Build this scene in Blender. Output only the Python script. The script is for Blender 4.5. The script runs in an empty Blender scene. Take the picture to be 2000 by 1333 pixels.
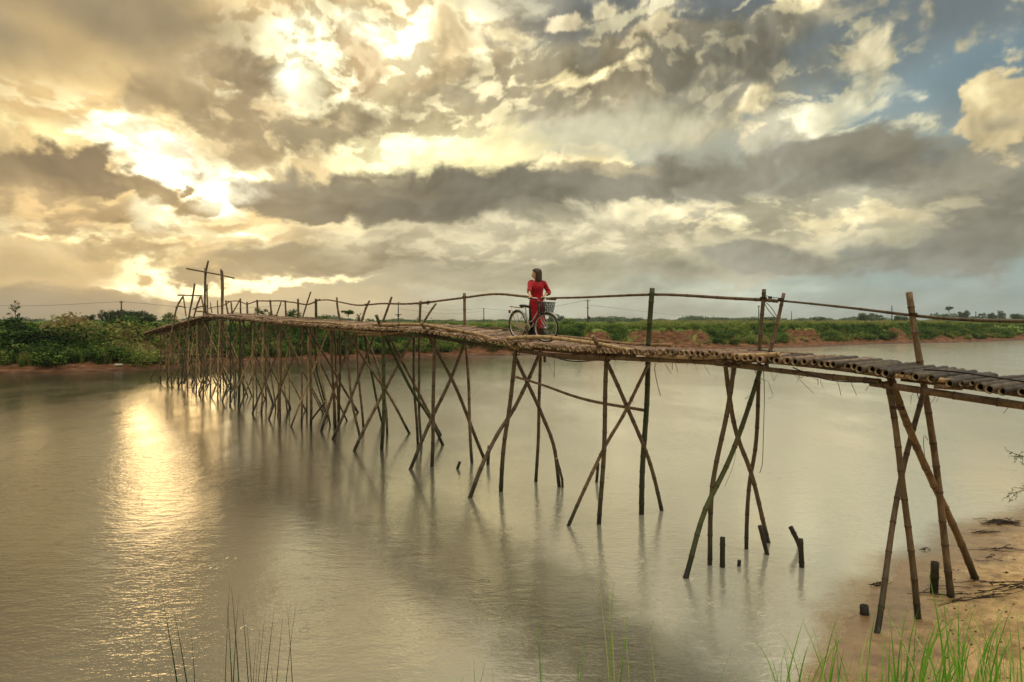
import bpy, bmesh, math, random
import numpy as np
from mathutils import Vector, Matrix, Quaternion
random.seed(7)
RNG = np.random.default_rng(7)
SC = bpy.context.scene
COL = SC.collection
# ------------------------------------------------------------------ camera
CAM_H, FOC, HOR = 3.9, 1333.0, 628.0        # eye height (m), focal length and horizon row in photo pixels
cam_data = bpy.data.cameras.new('camera')
cam_data.sensor_width = 36.0
cam_data.lens = 36.0 * FOC / 2000.0
cam_data.shift_y = -(666.5 - HOR) / 2000.0
cam_data.clip_start = 0.05
cam_data.clip_end = 9000.0
cam = bpy.data.objects.new('camera', cam_data)
cam.location = (0, 0, CAM_H)
cam.rotation_euler = (math.radians(90), 0, 0)
COL.objects.link(cam)
SC.camera = cam
SC.view_settings.view_transform = 'Standard'
SC.view_settings.look = 'None'
SC.view_settings.exposure = 0.12
SC.view_settings.gamma = 1.0
SC.view_settings.use_curve_mapping = False
SC.render.film_transparent = False
try:
    SC.cycles.max_bounces = 5; SC.cycles.diffuse_bounces = 2; SC.cycles.glossy_bounces = 3
    SC.cycles.transmission_bounces = 3; SC.cycles.transparent_max_bounces = 6
    SC.cycles.caustics_reflective = False; SC.cycles.caustics_refractive = False
    SC.cycles.use_denoising = True
except Exception:
    pass
# ------------------------------------------------------------------ node helpers
def lin(c):
    c = c / 255.0
    return c / 12.92 if c <= 0.04045 else ((c + 0.055) / 1.055) ** 2.4
def rgb(r, g, b):
    return (lin(r), lin(g), lin(b), 1.0)
class NT:
    """Small wrapper that makes node trees short to write."""
    def __init__(s, tree): s.t = tree
    def n(s, typ, **kw):
        nd = s.t.nodes.new(typ)
        for k, v in kw.items(): setattr(nd, k, v)
        return nd
    def put(s, sock, v):
        if isinstance(v, bpy.types.NodeSocket): s.t.links.new(v, sock)
        elif v is not None: sock.default_value = v
    def m(s, op, a, b=None, c=None, clamp=False):
        nd = s.n('ShaderNodeMath', operation=op); nd.use_clamp = clamp
        s.put(nd.inputs[0], a); s.put(nd.inputs[1], b); s.put(nd.inputs[2], c)
        return nd.outputs[0]
    def vm(s, op, a, b=None, scale=None):
        nd = s.n('ShaderNodeVectorMath', operation=op)
        s.put(nd.inputs[0], a); s.put(nd.inputs[1], b)
        if scale is not None: s.put(nd.inputs[3], scale)
        return nd.outputs[1] if op in ('LENGTH', 'DISTANCE', 'DOT_PRODUCT') else nd.outputs[0]
    def xyz(s, x, y, z):
        nd = s.n('ShaderNodeCombineXYZ'); s.put(nd.inputs[0], x); s.put(nd.inputs[1], y); s.put(nd.inputs[2], z)
        return nd.outputs[0]
    def noise(s, vec, scale, detail=4, rough=0.5, dist=0.0, lac=2.0, col=False):
        nd = s.n('ShaderNodeTexNoise'); s.put(nd.inputs['Vector'], vec)
        s.put(nd.inputs['Scale'], scale); nd.inputs['Detail'].default_value = detail
        nd.inputs['Roughness'].default_value = rough; nd.inputs['Distortion'].default_value = dist
        nd.inputs['Lacunarity'].default_value = lac
        return nd.outputs['Color'] if col else nd.outputs[0]
    def mapr(s, v, a, b, c=0.0, d=1.0, smooth=True):
        nd = s.n('ShaderNodeMapRange'); nd.interpolation_type = 'SMOOTHSTEP' if smooth else 'LINEAR'
        s.put(nd.inputs[0], v); s.put(nd.inputs[1], a); s.put(nd.inputs[2], b); s.put(nd.inputs[3], c); s.put(nd.inputs[4], d)
        return nd.outputs[0]
    def mix(s, f, a, b, blend='MIX'):
        nd = s.n('ShaderNodeMix', data_type='RGBA', blend_type=blend)
        s.put(nd.inputs[0], f); s.put(nd.inputs[6], a); s.put(nd.inputs[7], b)
        return nd.outputs[2]
    def ramp(s, f, stops):
        nd = s.n('ShaderNodeValToRGB'); e = nd.color_ramp.elements
        while len(e) < len(stops): e.new(0.5)
        for i, (p, c) in enumerate(stops): e[i].position = p; e[i].color = c
        s.put(nd.inputs[0], f)
        return nd.outputs[0]
# ------------------------------------------------------------------ sky
SUN_AZ = math.atan2(-655, 1333)              # left of the view axis
SUN_EL = math.radians(9.0)
HDR_GLOW = True
SOFT = [  # x, y, rx, ry, rot, colour, alpha, edge0, edge1, noise, relief
 (1800, 40, 900, 330, 0, (116, 126, 126), 0.95, 0, .5, 0, .1),
 (1330, 0, 420, 150, -8, (104, 112, 116), 0.9, 0, .6, 0, .15),
 (1780, 215, 420, 150, 0, (138, 156, 156), 0.9, 0, .7, 0, .1),
 (1980, 130, 300, 90, 0, (112, 140, 148), 0.7, 0, .7, 0, .1),
 (1900, 565, 700, 110, 0, (146, 172, 172), 0.95, 0, .6, 0, .15),
 (1300, 590, 500, 60, 0, (168, 174, 154), 0.8, 0, .6, 0, .15),
 (1150, 255, 430, 130, 4, (200, 194, 158), 0.85, 0, .6, 0, .15),
 (1500, 330, 420, 90, 6, (165, 165, 145), 0.8, 0, .6, 0, .2),
 (150, 120, 700, 340, 0, (176, 153, 110), 0.9, 0, .6, 0, .1),
 (60, 30, 330, 110, 0, (142, 126, 98), 0.9, 0, .7, 0, .1),
 (180, 105, 300, 75, -28, (198, 170, 118), 0.8, 0, .9, 0, .1),
 (10, 165, 220, 90, -25, (138, 124, 96), 0.85, 0, .8, 0, .1),
 (330, 25, 200, 60, -10, (158, 140, 106), 0.7, 0, .8, 0, .1),
 (260, 210, 360, 75, -6, (168, 146, 106), 0.8, 0, .6, 0, .15),
 (640, 60, 330, 190, 0, (236, 205, 148), 0.9, 0, .55, 0, .5),
 (760, 190, 320, 230, 30, (240, 216, 160), 0.85, 0, .6, 0, .5),
 (850, 300, 300, 110, 0, (250, 234, 172), 0.95, 0, .5, 0, .2),
 (700, 330, 260, 60, 0, (236, 214, 160), 0.8, 0, .7, 0, .2),
 (330, 320, 420, 180, -12, (242, 208, 140), 0.9, 0, .6, 0, .4),
 (380, 470, 460, 110, 0, (226, 194, 134), 0.85, 0, .6, 0, .3),
 (110, 520, 420, 90, 0, (196, 168, 116), 0.8, 0, .6, 0, .2),
 (130, 610, 420, 60, 0, (150, 134, 106), 0.85, 0, .6, 0, .1),
 (560, 600, 460, 60, 0, (190, 170, 128), 0.8, 0, .6, 0, .1),
 (900, 560, 420, 70, 0, (186, 178, 146), 0.7, 0, .6, 0, .1),
 (780, 460, 330, 60, 0, (204, 192, 154), 0.8, 0, .7, 0, .2),
 (1330, 440, 560, 95, 0, (214, 203, 166), 0.85, 0, .6, 0, .3),
]
GLOW = [
 (575, 100, 150, 95, 15, (255, 250, 205), 1, .15, .75, .4, .3),
 (560, 60, 120, 50, 10, (255, 246, 200), 1, .2, .75, .4, .3),
 (595, 170, 70, 90, 0, (255, 251, 205), 1, .15, .6, .4, .3),
 (700, 35, 180, 60, -8, (255, 247, 205), .95, .15, .7, .4, .3),
 (800, 90, 110, 80, 20, (255, 246, 200), .95, .15, .7, .5, .4),
 (740, 200, 90, 120, -35, (255, 244, 190), .95, .15, .7, .5, .5),
 (640, 195, 150, 50, 5, (255, 244, 190), .95, .2, .7, .5, .5),
 (900, 150, 120, 40, 35, (255, 240, 190), .9, .2, .7, .5, .4),
 (520, 235, 70, 60, 60, (255, 240, 178), .95, .2, .7, .5, .4),
 (820, 300, 230, 75, 8, (255, 249, 190), .95, .1, .8, .2, .1),
 (940, 55, 110, 50, 10, (240, 222, 176), .9, .2, .6, .5, .4),
 (150, 275, 200, 45, -4, (255, 236, 168), 1, .15, .7, .5, .4),
 (230, 290, 170, 45, -14, (255, 246, 196), 1, .1, .6, .4, .3),
 (330, 318, 230, 60, -16, (255, 251, 222), 1, .1, .55, .4, .2),
 (420, 365, 100, 90, 20, (255, 251, 215), 1, .1, .6, .4, .2),
 (490, 345, 110, 40, 25, (255, 240, 180), .9, .2, .7, .5, .4),
 (305, 430, 130, 45, -8, (255, 252, 210), 1, .1, .6, .3, .2),
 (430, 465, 230, 28, -8, (255, 247, 196), 1, .15, .6, .3, .2),
 (220, 462, 230, 18, 0, (255, 240, 180), .95, .15, .6, .3, .2),
 (60, 462, 130, 16, 0, (255, 236, 170), .9, .15, .6, .3, .2),
 (300, 530, 140, 42, 8, (255, 246, 190), 1, .15, .65, .3, .2),
 (520, 556, 330, 14, 0, (255, 240, 186), 1, .1, .6, .2, .1),
 (330, 555, 160, 14, 0, (255, 244, 190), 1, .1, .6, .2, .1),
 (640, 440, 120, 30, 0, (236, 216, 166), .8, .2, .7, .3, .3),
]
DARK = [
 (250, 30, 500, 60, 0, (150, 133, 102), .7, .1, .9, .2, .1),
 (380, 205, 260, 62, -4, (166, 144, 105), .95, .2, .6, .5, .5),
 (470, 138, 120, 66, -25, (152, 132, 98), 1, .15, .6, .8, .8, .5),
 (520, 155, 55, 38, -30, (134, 116, 84), .9, .15, .6, .5, .6),
 (605, 150, 55, 66, 10, (164, 142, 104), .85, .15, .7, 1.1, .8),
 (700, 130, 60, 90, 0, (184, 156, 114), .75, .15, .7, 1.1, .9),
 (640, 255, 190, 62, 22, (152, 138, 104), 1, .2, .55, .6, .8, .5),
 (560, 275, 120, 42, 8, (148, 134, 102), .9, .2, .6, .6, .5),
 (430, 250, 170, 42, -10, (162, 142, 104), .95, .2, .6, .5, .5),
 (480, 300, 120, 40, 0, (166, 146, 108), .9, .2, .65, .5, .5),
 (860, 115, 70, 120, -20, (196, 172, 126), .9, .2, .65, .6, .9),
 (880, 55, 90, 50, 0, (208, 184, 138), .7, .2, .7, .6, .9, .5),
 (930, 140, 80, 66, 25, (158, 142, 108), .95, .2, .6, .5, .7),
 (820, 190, 130, 50, 35, (182, 164, 126), .9, .2, .6, .6, .8),
 (1010, 170, 130, 48, 8, (170, 158, 124), .8, .2, .7, .5, .5),
 (300, 265, 90, 22, 0, (196, 160, 104), .7, .2, .7, .7, .6),
 (330, 312, 130, 14, -8, (226, 180, 128), .6, .2, .7, .8, .4),
 (60, 340, 230, 62, -4, (136, 116, 84), 1, .15, .42, .5, .5, .5),
 (170, 335, 150, 58, -12, (124, 106, 80), 1, .2, .42, .5, .5, .5),
 (290, 375, 110, 34, -22, (142, 122, 88), 1, .2, .5, .5, .6, .3),
 (120, 400, 330, 50, 0, (176, 150, 104), .9, .2, .7, .4, .4),
 (405, 327, 24, 10, 0, (170, 132, 90), .85, .1, .8, 1.0, .4),
 (372, 345, 34, 13, -5, (128, 104, 72), .85, .1, .8, 1.0, .4),
 (378, 400, 60, 28, 20, (150, 128, 90), 1, .2, .6, .5, .6),
 (352, 372, 20, 10, 0, (150, 124, 86), 1, .2, .6, 1.0, .4),
 (470, 380, 60, 34, 35, (118, 106, 82), 1, .2, .5, .5, .6),
 (540, 392, 110, 40, 0, (124, 112, 88), 1, .2, .5, .5, .5),
 (620, 400, 170, 50, 5, (128, 118, 94), 1, .2, .5, .4, .5),
 (800, 375, 330, 62, -2, (134, 125, 102), 1, .15, .45, .45, .45, .25),
 (840, 415, 330, 36, 0, (116, 110, 92), .95, .15, .6, .3, .25),
 (1080, 370, 300, 75, 4, (126, 120, 101), 1, .15, .5, .4, .35),
 (1280, 350, 330, 58, 8, (138, 132, 112), 1, .15, .55, .4, .35),
 (1480, 330, 200, 45, 8, (148, 142, 122), .95, .15, .6, .4, .3),
 (1060, 425, 130, 32, 0, (140, 133, 112), .8, .15, .6, .4, .3),
 (1420, 372, 180, 26, 0, (140, 136, 116), .8, .2, .7, .4, .3),
 (235, 430, 62, 24, 0, (140, 118, 84), 1, .2, .6, .5, .6),
 (180, 415, 130, 30, 5, (178, 148, 100), .85, .2, .7, .5, .6),
 (90, 440, 190, 18, 0, (166, 142, 102), .85, .2, .7, .4, .3),
 (250, 490, 260, 26, -2, (168, 148, 108), .85, .2, .7, .4, .5),
 (430, 487, 120, 22, 6, (206, 180, 130), .8, .2, .6, .6, 1, .5),
 (350, 450, 60, 14, 0, (170, 150, 106), .8, .2, .7, .5, .5),
 (290, 533, 26, 13, 12, (182, 146, 96), .9, .1, .8, .8, .3),
 (410, 528, 90, 30, -5, (150, 134, 104), 1, .2, .5, .6, .3),
 (600, 515, 300, 46, 0, (152, 139, 110), 1, .15, .45, .3, .3),
 (720, 505, 200, 50, 0, (160, 148, 118), .8, .15, .6, .3, .3),
 (460, 475, 110, 18, 0, (196, 172, 124), .6, .2, .7, .5, .5),
 (110, 585, 330, 40, 0, (158, 140, 106), .8, .1, .8, .2, .1),
 (1000, 525, 330, 46, 0, (168, 160, 134), .8, .15, .7, .4, .3),
 (1330, 530, 330, 34, 0, (170, 164, 140), .85, .15, .7, .4, .3),
 (1540, 500, 260, 44, -4, (152, 149, 131), .95, .15, .55, .4, .35),
 (1760, 500, 260, 50, -8, (150, 149, 134), .95, .15, .6, .4, .35),
 (1960, 420, 330, 130, 20, (140, 137, 121), .95, .15, .6, .3, .3),
 (1730, 295, 190, 66, -6, (140, 134, 114), 1, .15, .45, .3, .25, .4),
 (1760, 330, 260, 55, -4, (126, 122, 106), .95, .15, .7, .3, .25),
 (1600, 350, 200, 45, 0, (146, 141, 122), .9, .15, .7, .4, .3),
 (1950, 300, 220, 80, 0, (158, 152, 130), .9, .15, .7, .3, .25),
 (1330, 150, 560, 135, 2, (176, 166, 136), 1, .1, .38, .7, .8, .6),
 (1230, 130, 380, 88, 6, (150, 138, 108), 1, .12, .5, .6, .8, .5),
 (1180, 145, 230, 40, 8, (134, 124, 98), .85, .15, .7, .5, .6),
 (1460, 115, 280, 90, -4, (136, 132, 114), 1, .12, .5, .6, .8, .5),
 (1400, 150, 230, 50, 4, (128, 124, 106), .9, .2, .7, .5, .6),
 (1560, 80, 150, 50, -6, (144, 138, 118), .9, .2, .6, .6, .8, .5),
 (1350, 205, 330, 40, 6, (160, 154, 130), .8, .2, .7, .4, .4),
 (1560, 225, 110, 50, 30, (168, 162, 138), .9, .2, .7, .6, .7),
]
LIT = [
 (570, 95, 120, 80, 15, (255, 250, 208), .45, .0, 1.0, .9, .2),
 (600, 175, 60, 70, 0, (255, 250, 205), .5, .0, .9, .9, .2),
 (690, 40, 120, 40, -8, (255, 247, 205), .5, .05, 1, .9, .2),
 (345, 325, 190, 48, -16, (255, 251, 222), .45, .0, .9, .9, .2),
 (425, 370, 70, 62, 20, (255, 251, 215), .5, .0, .8, .7, .2),
 (310, 432, 90, 34, -8, (255, 250, 208), .5, .0, .9, .7, .2),
 (860, 300, 170, 50, 6, (255, 246, 190), .7, .1, .9, .4, .2),
 (1060, 165, 100, 22, 12, (240, 222, 166), .85, .2, .8, .6, .6),
 (1130, 165, 150, 24, 14, (255, 236, 180), .95, .2, .7, .6, .6),
 (985, 62, 60, 36, 0, (236, 218, 170), .95, .2, .6, .7, .8),
 (1075, 36, 60, 20, 0, (226, 210, 170), .95, .2, .5, .8, .6),
 (1300, 35, 40, 14, 0, (214, 204, 168), .9, .2, .5, .8, .5),
 (1450, 30, 60, 10, 14, (196, 190, 160), .9, .2, .5, .8, .5),
 (1190, 55, 90, 14, 8, (206, 196, 158), .8, .2, .5, .8, .5),
 (1290, 70, 170, 18, 6, (214, 198, 154), .8, .2, .7, .9, .7),
 (1520, 38, 70, 16, -4, (204, 192, 152), .9, .2, .6, .8, .7),
 (1670, 110, 150, 85, -8, (214, 202, 162), .9, .15, .7, 1.1, .9),
 (1690, 165, 150, 75, 8, (206, 200, 166), .85, .15, .75, 1.1, .9),
 (1500, 195, 90, 40, 35, (224, 208, 162), .9, .2, .7, .7, .8),
 (1390, 155, 110, 26, 10, (190, 180, 146), .7, .2, .8, .7, .7),
 (1965, 215, 140, 118, 0, (218, 198, 150), 1, .12, .30, .45, .45),
 (1915, 190, 70, 56, 0, (240, 222, 170), .9, .1, .8, .4, .3),
 (1965, 245, 130, 46, 0, (176, 164, 132), .9, .1, .9, .4, .4),
 (1170, 310, 82, 34, -4, (240, 220, 165), 1, .15, .4, .4, .6),
 (1095, 325, 62, 22, 0, (240, 222, 168), .95, .15, .5, .4, .6),
 (1180, 335, 160, 20, 0, (168, 156, 124), .9, .15, .7, .3, .3),
 (1180, 262, 360, 52, 3, (190, 184, 152), .75, .1, .8, .3, .2),
 (1240, 300, 300, 26, 0, (172, 172, 150), .6, .1, .8, .3, .2),
 (1445, 425, 36, 34, 0, (255, 246, 196), .95, .1, .9, .4, .2),
 (1620, 420, 210, 30, 0, (232, 216, 168), .85, .15, .7, .6, .5),
 (1790, 425, 110, 44, 0, (206, 192, 152), .7, .2, .8, .7, .5),
 (1280, 405, 150, 24, 6, (226, 212, 168), .7, .2, .8, .6, .5),
 (1980, 415, 60, 30, 0, (176, 172, 152), .6, .2, .8, .6, .4),
 (1000, 580, 300, 14, 0, (204, 194, 158), .6, .15, .7, .3, .1),
 (1560, 560, 120, 20, 0, (176, 180, 160), .6, .2, .8, .4, .2),
 (1850, 590, 560, 62, 0, (162, 182, 178), .8, .0, .7, .4, .15),
 (1180, 602, 480, 46, 0, (188, 188, 164), .8, .0, .7, .4, .15),
 (560, 606, 420, 40, 0, (190, 172, 134), .7, .0, .7, .3, .1),
 (70, 600, 420, 62, 0, (148, 134, 108), .9, .0, .6, .3, .1),
 (60, 520, 300, 44, 0, (182, 160, 118), .6, .0, .8, .5, .3),
 (330, 592, 22, 70, 14, (214, 186, 132), .5, .0, .9, .1, .0),
 (372, 590, 16, 60, -4, (206, 182, 134), .4, .0, .9, .1, .0),
 (1650, 600, 200, 12, 0, (176, 186, 172), .6, .1, .8, .3, .1),
]

DAPPLE = [
 (760, 130, 400, 200, 20, (186, 160, 118), (255, 243, 196), .62, .0, .13),
 (560, 140, 220, 170, 0, (170, 146, 106), (255, 248, 202), .5, -.08, .12),
 (330, 300, 330, 90, -12, (196, 160, 108), (255, 246, 200), .5, -.05, .13),
 (300, 455, 420, 70, -2, (176, 150, 106), (255, 240, 184), .5, .02, .14),
]
DAPPLE2 = [
 (1120, 120, 330, 130, 10, (148, 136, 108), (236, 218, 170), .45, .12, .12),
 (1470, 130, 260, 120, -4, (134, 130, 112), (212, 200, 160), .4, .12, .12),
 (1655, 140, 150, 115, 0, (130, 142, 140), (216, 208, 170), .6, .02, .11),
 (1180, 40, 360, 50, 0, (116, 122, 120), (208, 198, 162), .5, .24, .09),
 (880, 230, 260, 90, 30, (178, 164, 128), (250, 234, 184), .6, .08, .12),
 (1550, 415, 420, 60, 0, (160, 153, 130), (238, 222, 174), .6, .08, .16),
 (1000, 480, 500, 60, 0, (162, 153, 126), (216, 204, 166), .45, .05, .2),
 (520, 250, 260, 90, 10, (156, 138, 104), (236, 210, 156), .5, .15, .2),
 (150, 420, 260, 80, -8, (150, 126, 90), (226, 190, 128), .5, .15, .25),
]

# ------------------------------------------------------------------ clouds, computed as a field over azimuth and elevation
EL_MIN, EL_C = -0.05, 0.35
EL_K = math.log(1 + (math.pi / 2 - EL_MIN) / EL_C)
GRAD = {}
def perlin(x, y, px=4096, seed=0):
    """2D gradient noise, periodic in x with period px."""
    if seed not in GRAD:
        ang = (np.random.default_rng(seed).random(65536) * 2 * np.pi).astype(np.float32)
        GRAD[seed] = (np.cos(ang), np.sin(ang))
    gx_, gy_ = GRAD[seed]
    xi = np.floor(x).astype(np.int32); yi = np.floor(y).astype(np.int32)
    xf = (x - xi).astype(np.float32); yf = (y - yi).astype(np.float32)
    u = xf * xf * xf * (xf * (xf * 6 - 15) + 10); v = yf * yf * yf * (yf * (yf * 6 - 15) + 10)
    def g(ix, iy, fx, fy):
        h = ((ix % px) * 7919 + iy * 104729 + (ix % px) * iy * 31) & 65535
        return gx_[h] * fx + gy_[h] * fy
    a = g(xi, yi, xf, yf); b = g(xi + 1, yi, xf - 1, yf)
    c = g(xi, yi + 1, xf, yf - 1); d = g(xi + 1, yi + 1, xf - 1, yf - 1)
    a += u * (b - a); c += u * (d - c); a += v * (c - a)
    return a * 1.5
def fbm(x, y, per, octs, rough=0.5, seed=0, billow=False):
    s = np.zeros_like(x); amp = 1.0; tot = 0.0
    for o in range(octs):
        p = perlin(x * 2 ** o + 17.3 * o * 0, y * 2 ** o, per * 2 ** o, seed + o)
        if billow: p = 2.5 * np.sqrt(p * p + .012) - 0.82
        s += amp * p; tot += amp; amp *= rough
    return s / tot
def sstep(a, b, x):
    t = np.clip((x - a) / (b - a), 0, 1)
    return t * t * (3 - 2 * t)
def make_clouds(Wd, Hd):
    az_t = np.linspace(-np.pi, np.pi, 8001)
    az = np.interp((np.arange(Wd) + .5) / Wd, az_t / (2 * np.pi) + 0.1 * np.sin(az_t) + 0.5, az_t).astype(np.float32)
    el = (EL_MIN + EL_C * (np.exp((np.arange(Hd) + .5) / Hd * EL_K) - 1)).astype(np.float32)
    A, E = np.meshgrid(az, el)
    # noise domain: about 24 cells round the horizon; squeezed vertically towards the horizon
    NX = A * (24 / (2 * np.pi)); HE = (1.15 * E + 0.13 * 1.6 * (1 - np.exp(-np.maximum(E, -.04) / .13))) * (24 / (2 * np.pi))
    w1 = fbm(NX, HE, 24, 3, .4, 11); w2 = fbm(NX + .0, HE + 40, 24, 3, .4, 21)
    X1 = NX + 0.16 * w1; Y1 = HE + 0.14 * w2
    f2a = fbm(X1 * 4, Y1 * 4, 96, 7, .62, 31); f2b = fbm(X1 * 4, Y1 * 4 + 60, 96, 7, .62, 41)
    bil = fbm(X1 * 3, Y1 * 3 + 7, 72, 6, .55, 51, True)            # cauliflower field
    fb = fbm(X1 * 2, Y1 * 2 + 90, 48, 8, .55, 61)                  # general wisps
    soft = fbm(X1, Y1 * 1.6 + 30, 24, 4, .5, 71)
    big = fbm(X1 * 2 + .12 * f2a, Y1 * 2 + 13 + .12 * f2b, 48, 4, .40, 151, True)
    n_mix = 0.55 * bil + 0.9 * fb + 0.55 * big + 0.03
    # light on the relief: slope of the field towards the sun's place in the sky
    gy, gx = np.gradient(big)
    gx /= np.gradient(az)[None, :]; gy /= np.gradient(el)[:, None]
    sx, sy = -0.30 - A, 0.34 - E
    sl = np.sqrt(sx * sx + sy * sy) + .12
    relief = -(gx * sx + gy * sy) / sl
    relief = np.clip(relief * 0.040, -.5, .5)
    for _ in range(3):
        relief = (np.roll(relief, 2, 0) + np.roll(relief, -2, 0) + np.roll(relief, 2, 1) + np.roll(relief, -2, 1) + 2 * relief) / 6
    # base: veil over the clear sky
    img = np.zeros((Hd, Wd, 3), np.float32)
    ev = np.array([-0.05, 0.08, 0.22, 0.36, 0.55, 0.9, 1.6])
    cv = np.array([[lin(v) for v in c] for c in [(176, 170, 146), (176, 171, 142), (176, 172, 148), (170, 168, 148), (205, 202, 184), (236, 234, 216), (248, 246, 230)]])
    for k in range(3): img[..., k] = np.interp(el, ev, cv[:, k])[:, None]
    warm = sstep(.45, -.9, A) * sstep(-3.1, -1.6, A) * 0.75
    for k, c in enumerate((176, 154, 114)): img[..., k] += warm * (lin(c) * np.interp(el, [0, .5, 1.2], [1, .75, .45])[:, None] - img[..., k])
    # overcast is brightest overhead; here raised, as behind the viewer, to light the scene
    img *= (1 + 0.7 * sstep(.45, 1.1, E) + .1 * sstep(1.5, 2.5, np.abs(A)) * sstep(-.05, .15, E))[..., None]
    cover = np.full((Hd, Wd), 0.97, np.float32)
    RM = np.full((Hd, Wd), 0.25, np.float32)                        # how strongly the relief shows
    PAw, PEw = A + 0.035 * w1 * 1.2, E + 0.022 * w2 * 1.2
    PAc = PAw + 0.030 * f2a; PEc = PEw + 0.024 * f2b
    def paint(specs, warped, nz):
        PA, PE = warped
        for sp in specs:
            x, y, rx, ry, rot, c, al, e0, e1, amp, rel = sp[:11]
            rim = sp[11] if len(sp) > 11 else 0
            a0, l0 = math.atan2(x - 1000, FOC), math.atan2(HOR - y, math.hypot(x - 1000, FOC))
            ca = math.cos(a0); ra, re = rx * ca * ca / FOC, ry * ca / FOC
            R = max(ra, re) * 1.36 + .09
            Re = (abs(math.sin(math.radians(rot))) * ra + abs(math.cos(math.radians(rot))) * re) * 1.36 + .07
            i0, i1 = np.searchsorted(az, [a0 - R, a0 + R]); j0, j1 = np.searchsorted(el, [l0 - Re, l0 + Re])
            sl_ = (slice(j0, j1), slice(i0, i1))
            u, v = PA[sl_] - a0, PE[sl_] - l0
            cr, sr = math.cos(math.radians(rot)), math.sin(math.radians(rot))
            uu, vv = (u * cr + v * sr) / ra, (-u * sr + v * cr) / re
            r = np.sqrt(uu * uu + vv * vv)
            f = 1.0 - r
            if amp: f = f + amp * nz[sl_] * sstep(-0.35, 0.1, f)
            m = sstep(e0, e1, f) * al
            cc = np.array([lin(k) for k in c], np.float32)
            img[sl_] += m[..., None] * (cc - img[sl_])
            RM[sl_] += m * (rel - RM[sl_])
            if rim:
                w = np.exp(-((f - e0 - .03) / .09) ** 2) * rim * np.clip(0.25 + 1.2 * vv / (r + .1), 0, 1) * sstep(-.1, .4, bil[sl_] + fb[sl_])
                img[sl_] += w[..., None] * (np.array([lin(255), lin(238), lin(180)], np.float32) - img[sl_])
    paint(SOFT, (PAw, PEw), soft)
    paint(GLOW, (PAc, PEc), n_mix)
    # broken, dappled cloud: two tones parted by a fine threshold
    dap = fbm(X1 * 6 + .5 * f2a, Y1 * 7.5 + .5 * f2b + 3, 144, 6, .56, 171) + .5 * fb
    def dapple(specs):
        for (x, y, rx, ry, rot, cd, cl_, al, th, wd) in specs:
            a0, l0 = math.atan2(x - 1000, FOC), math.atan2(HOR - y, math.hypot(x - 1000, FOC)); ca = math.cos(a0); ra, re = rx * ca * ca / FOC, ry * ca / FOC
            cr, sr = math.cos(math.radians(rot)), math.sin(math.radians(rot)); u, v = PAw - a0, PEw - l0
            uu, vv = (u * cr + v * sr) / ra, (-u * sr + v * cr) / re; m = sstep(1.0, .45, np.sqrt(uu * uu + vv * vv) + .25 * fb) * al
            t = sstep(th - wd, th + wd, dap)[..., None]; cc = np.array([lin(k) for k in cd], np.float32) * (1 - t) + np.array([lin(k) for k in cl_], np.float32) * t
            img[:] += m[..., None] * (cc - img); RM[:] += m * (.35 - RM)
    dapple(DAPPLE)
    paint(DARK, (PAc, PEc), n_mix)
    dapple(DAPPLE2)
    paint(LIT, (PAc, PEc), n_mix)
    sh = 1.05 + relief * RM * 0.45 + fb * (0.22 + 0.55 * RM) + 0.30 * soft + 0.34 * big * RM
    sh *= 1 + 0.26 * bil * RM
    sh = np.clip(sh, 0.55, 1.6)
    far = sstep(.75, 1.2, E); sh = sh * (1 - far) + far
    img[..., 0] *= sh; img[..., 1] *= sh ** 1.03; img[..., 2] *= sh ** 1.12
    # what the clouds let through near the hidden sun is brighter than paper white
    lum = img @ np.array([.3, .6, .1], np.float32)
    k_ = 1 - sstep(.6, 1.0, E)
    img *= (np.clip(lum / .42, .3, 2.6) ** (.26 * k_))[..., None]
    lum = img @ np.array([.3, .6, .1], np.float32)
    img *= (1 + 0.35 * sstep(.8, 1.4, lum))[..., None] if HDR_GLOW else 1
    blue = sstep(.9, 1.25, img[..., 2] / (img[..., 0] + 1e-4))
    cover -= 0.25 * blue
    return np.dstack([img, cover])

SKW, SKH = 4096, 1024
cl = make_clouds(SKW, SKH)
cimg = bpy.data.images.new('cloud_field', SKW, SKH, alpha=True, float_buffer=True)
cimg.colorspace_settings.name = 'Non-Color'
cimg.alpha_mode = 'CHANNEL_PACKED'
cimg.pixels.foreach_set(np.ascontiguousarray(cl, np.float32).ravel())
cimg.update(); cimg.pack()
del cl
world = bpy.data.worlds.new('World')
SC.world = world
world.use_nodes = True
world.node_tree.nodes.clear()
W = NT(world.node_tree)
tc = W.n('ShaderNodeTexCoord')
D = W.vm('NORMALIZE', tc.outputs['Generated'])
sep = W.n('ShaderNodeSeparateXYZ'); W.put(sep.inputs[0], D)
dx, dy, dz = sep.outputs
hyp = W.m('SQRT', W.m('ADD', W.m('MULTIPLY', dx, dx), W.m('MULTIPLY', dy, dy)))
AZ = W.m('ARCTAN2', dx, dy)
EL = W.m('ARCTAN2', dz, hyp)
U_ = W.m('ADD', W.m('MULTIPLY_ADD', AZ, 1 / (2 * math.pi), 0.5), W.m('MULTIPLY', W.m('SINE', AZ), 0.1))
V_ = W.m('DIVIDE', W.m('LOGARITHM', W.m('ADD', W.m('DIVIDE', W.m('SUBTRACT', W.m('MAXIMUM', EL, -0.045), EL_MIN), EL_C), 1.0), math.e), EL_K)
V_ = W.m('MINIMUM', V_, 0.999)
it = W.n('ShaderNodeTexImage'); it.image = cimg; it.interpolation = 'Cubic'; it.extension = 'REPEAT'
W.put(it.inputs[0], W.xyz(U_, V_, 0.0))
sky_tex = W.n('ShaderNodeTexSky', sky_type='NISHITA')
sky_tex.sun_disc = False
sky_tex.sun_elevation = SUN_EL
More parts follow.
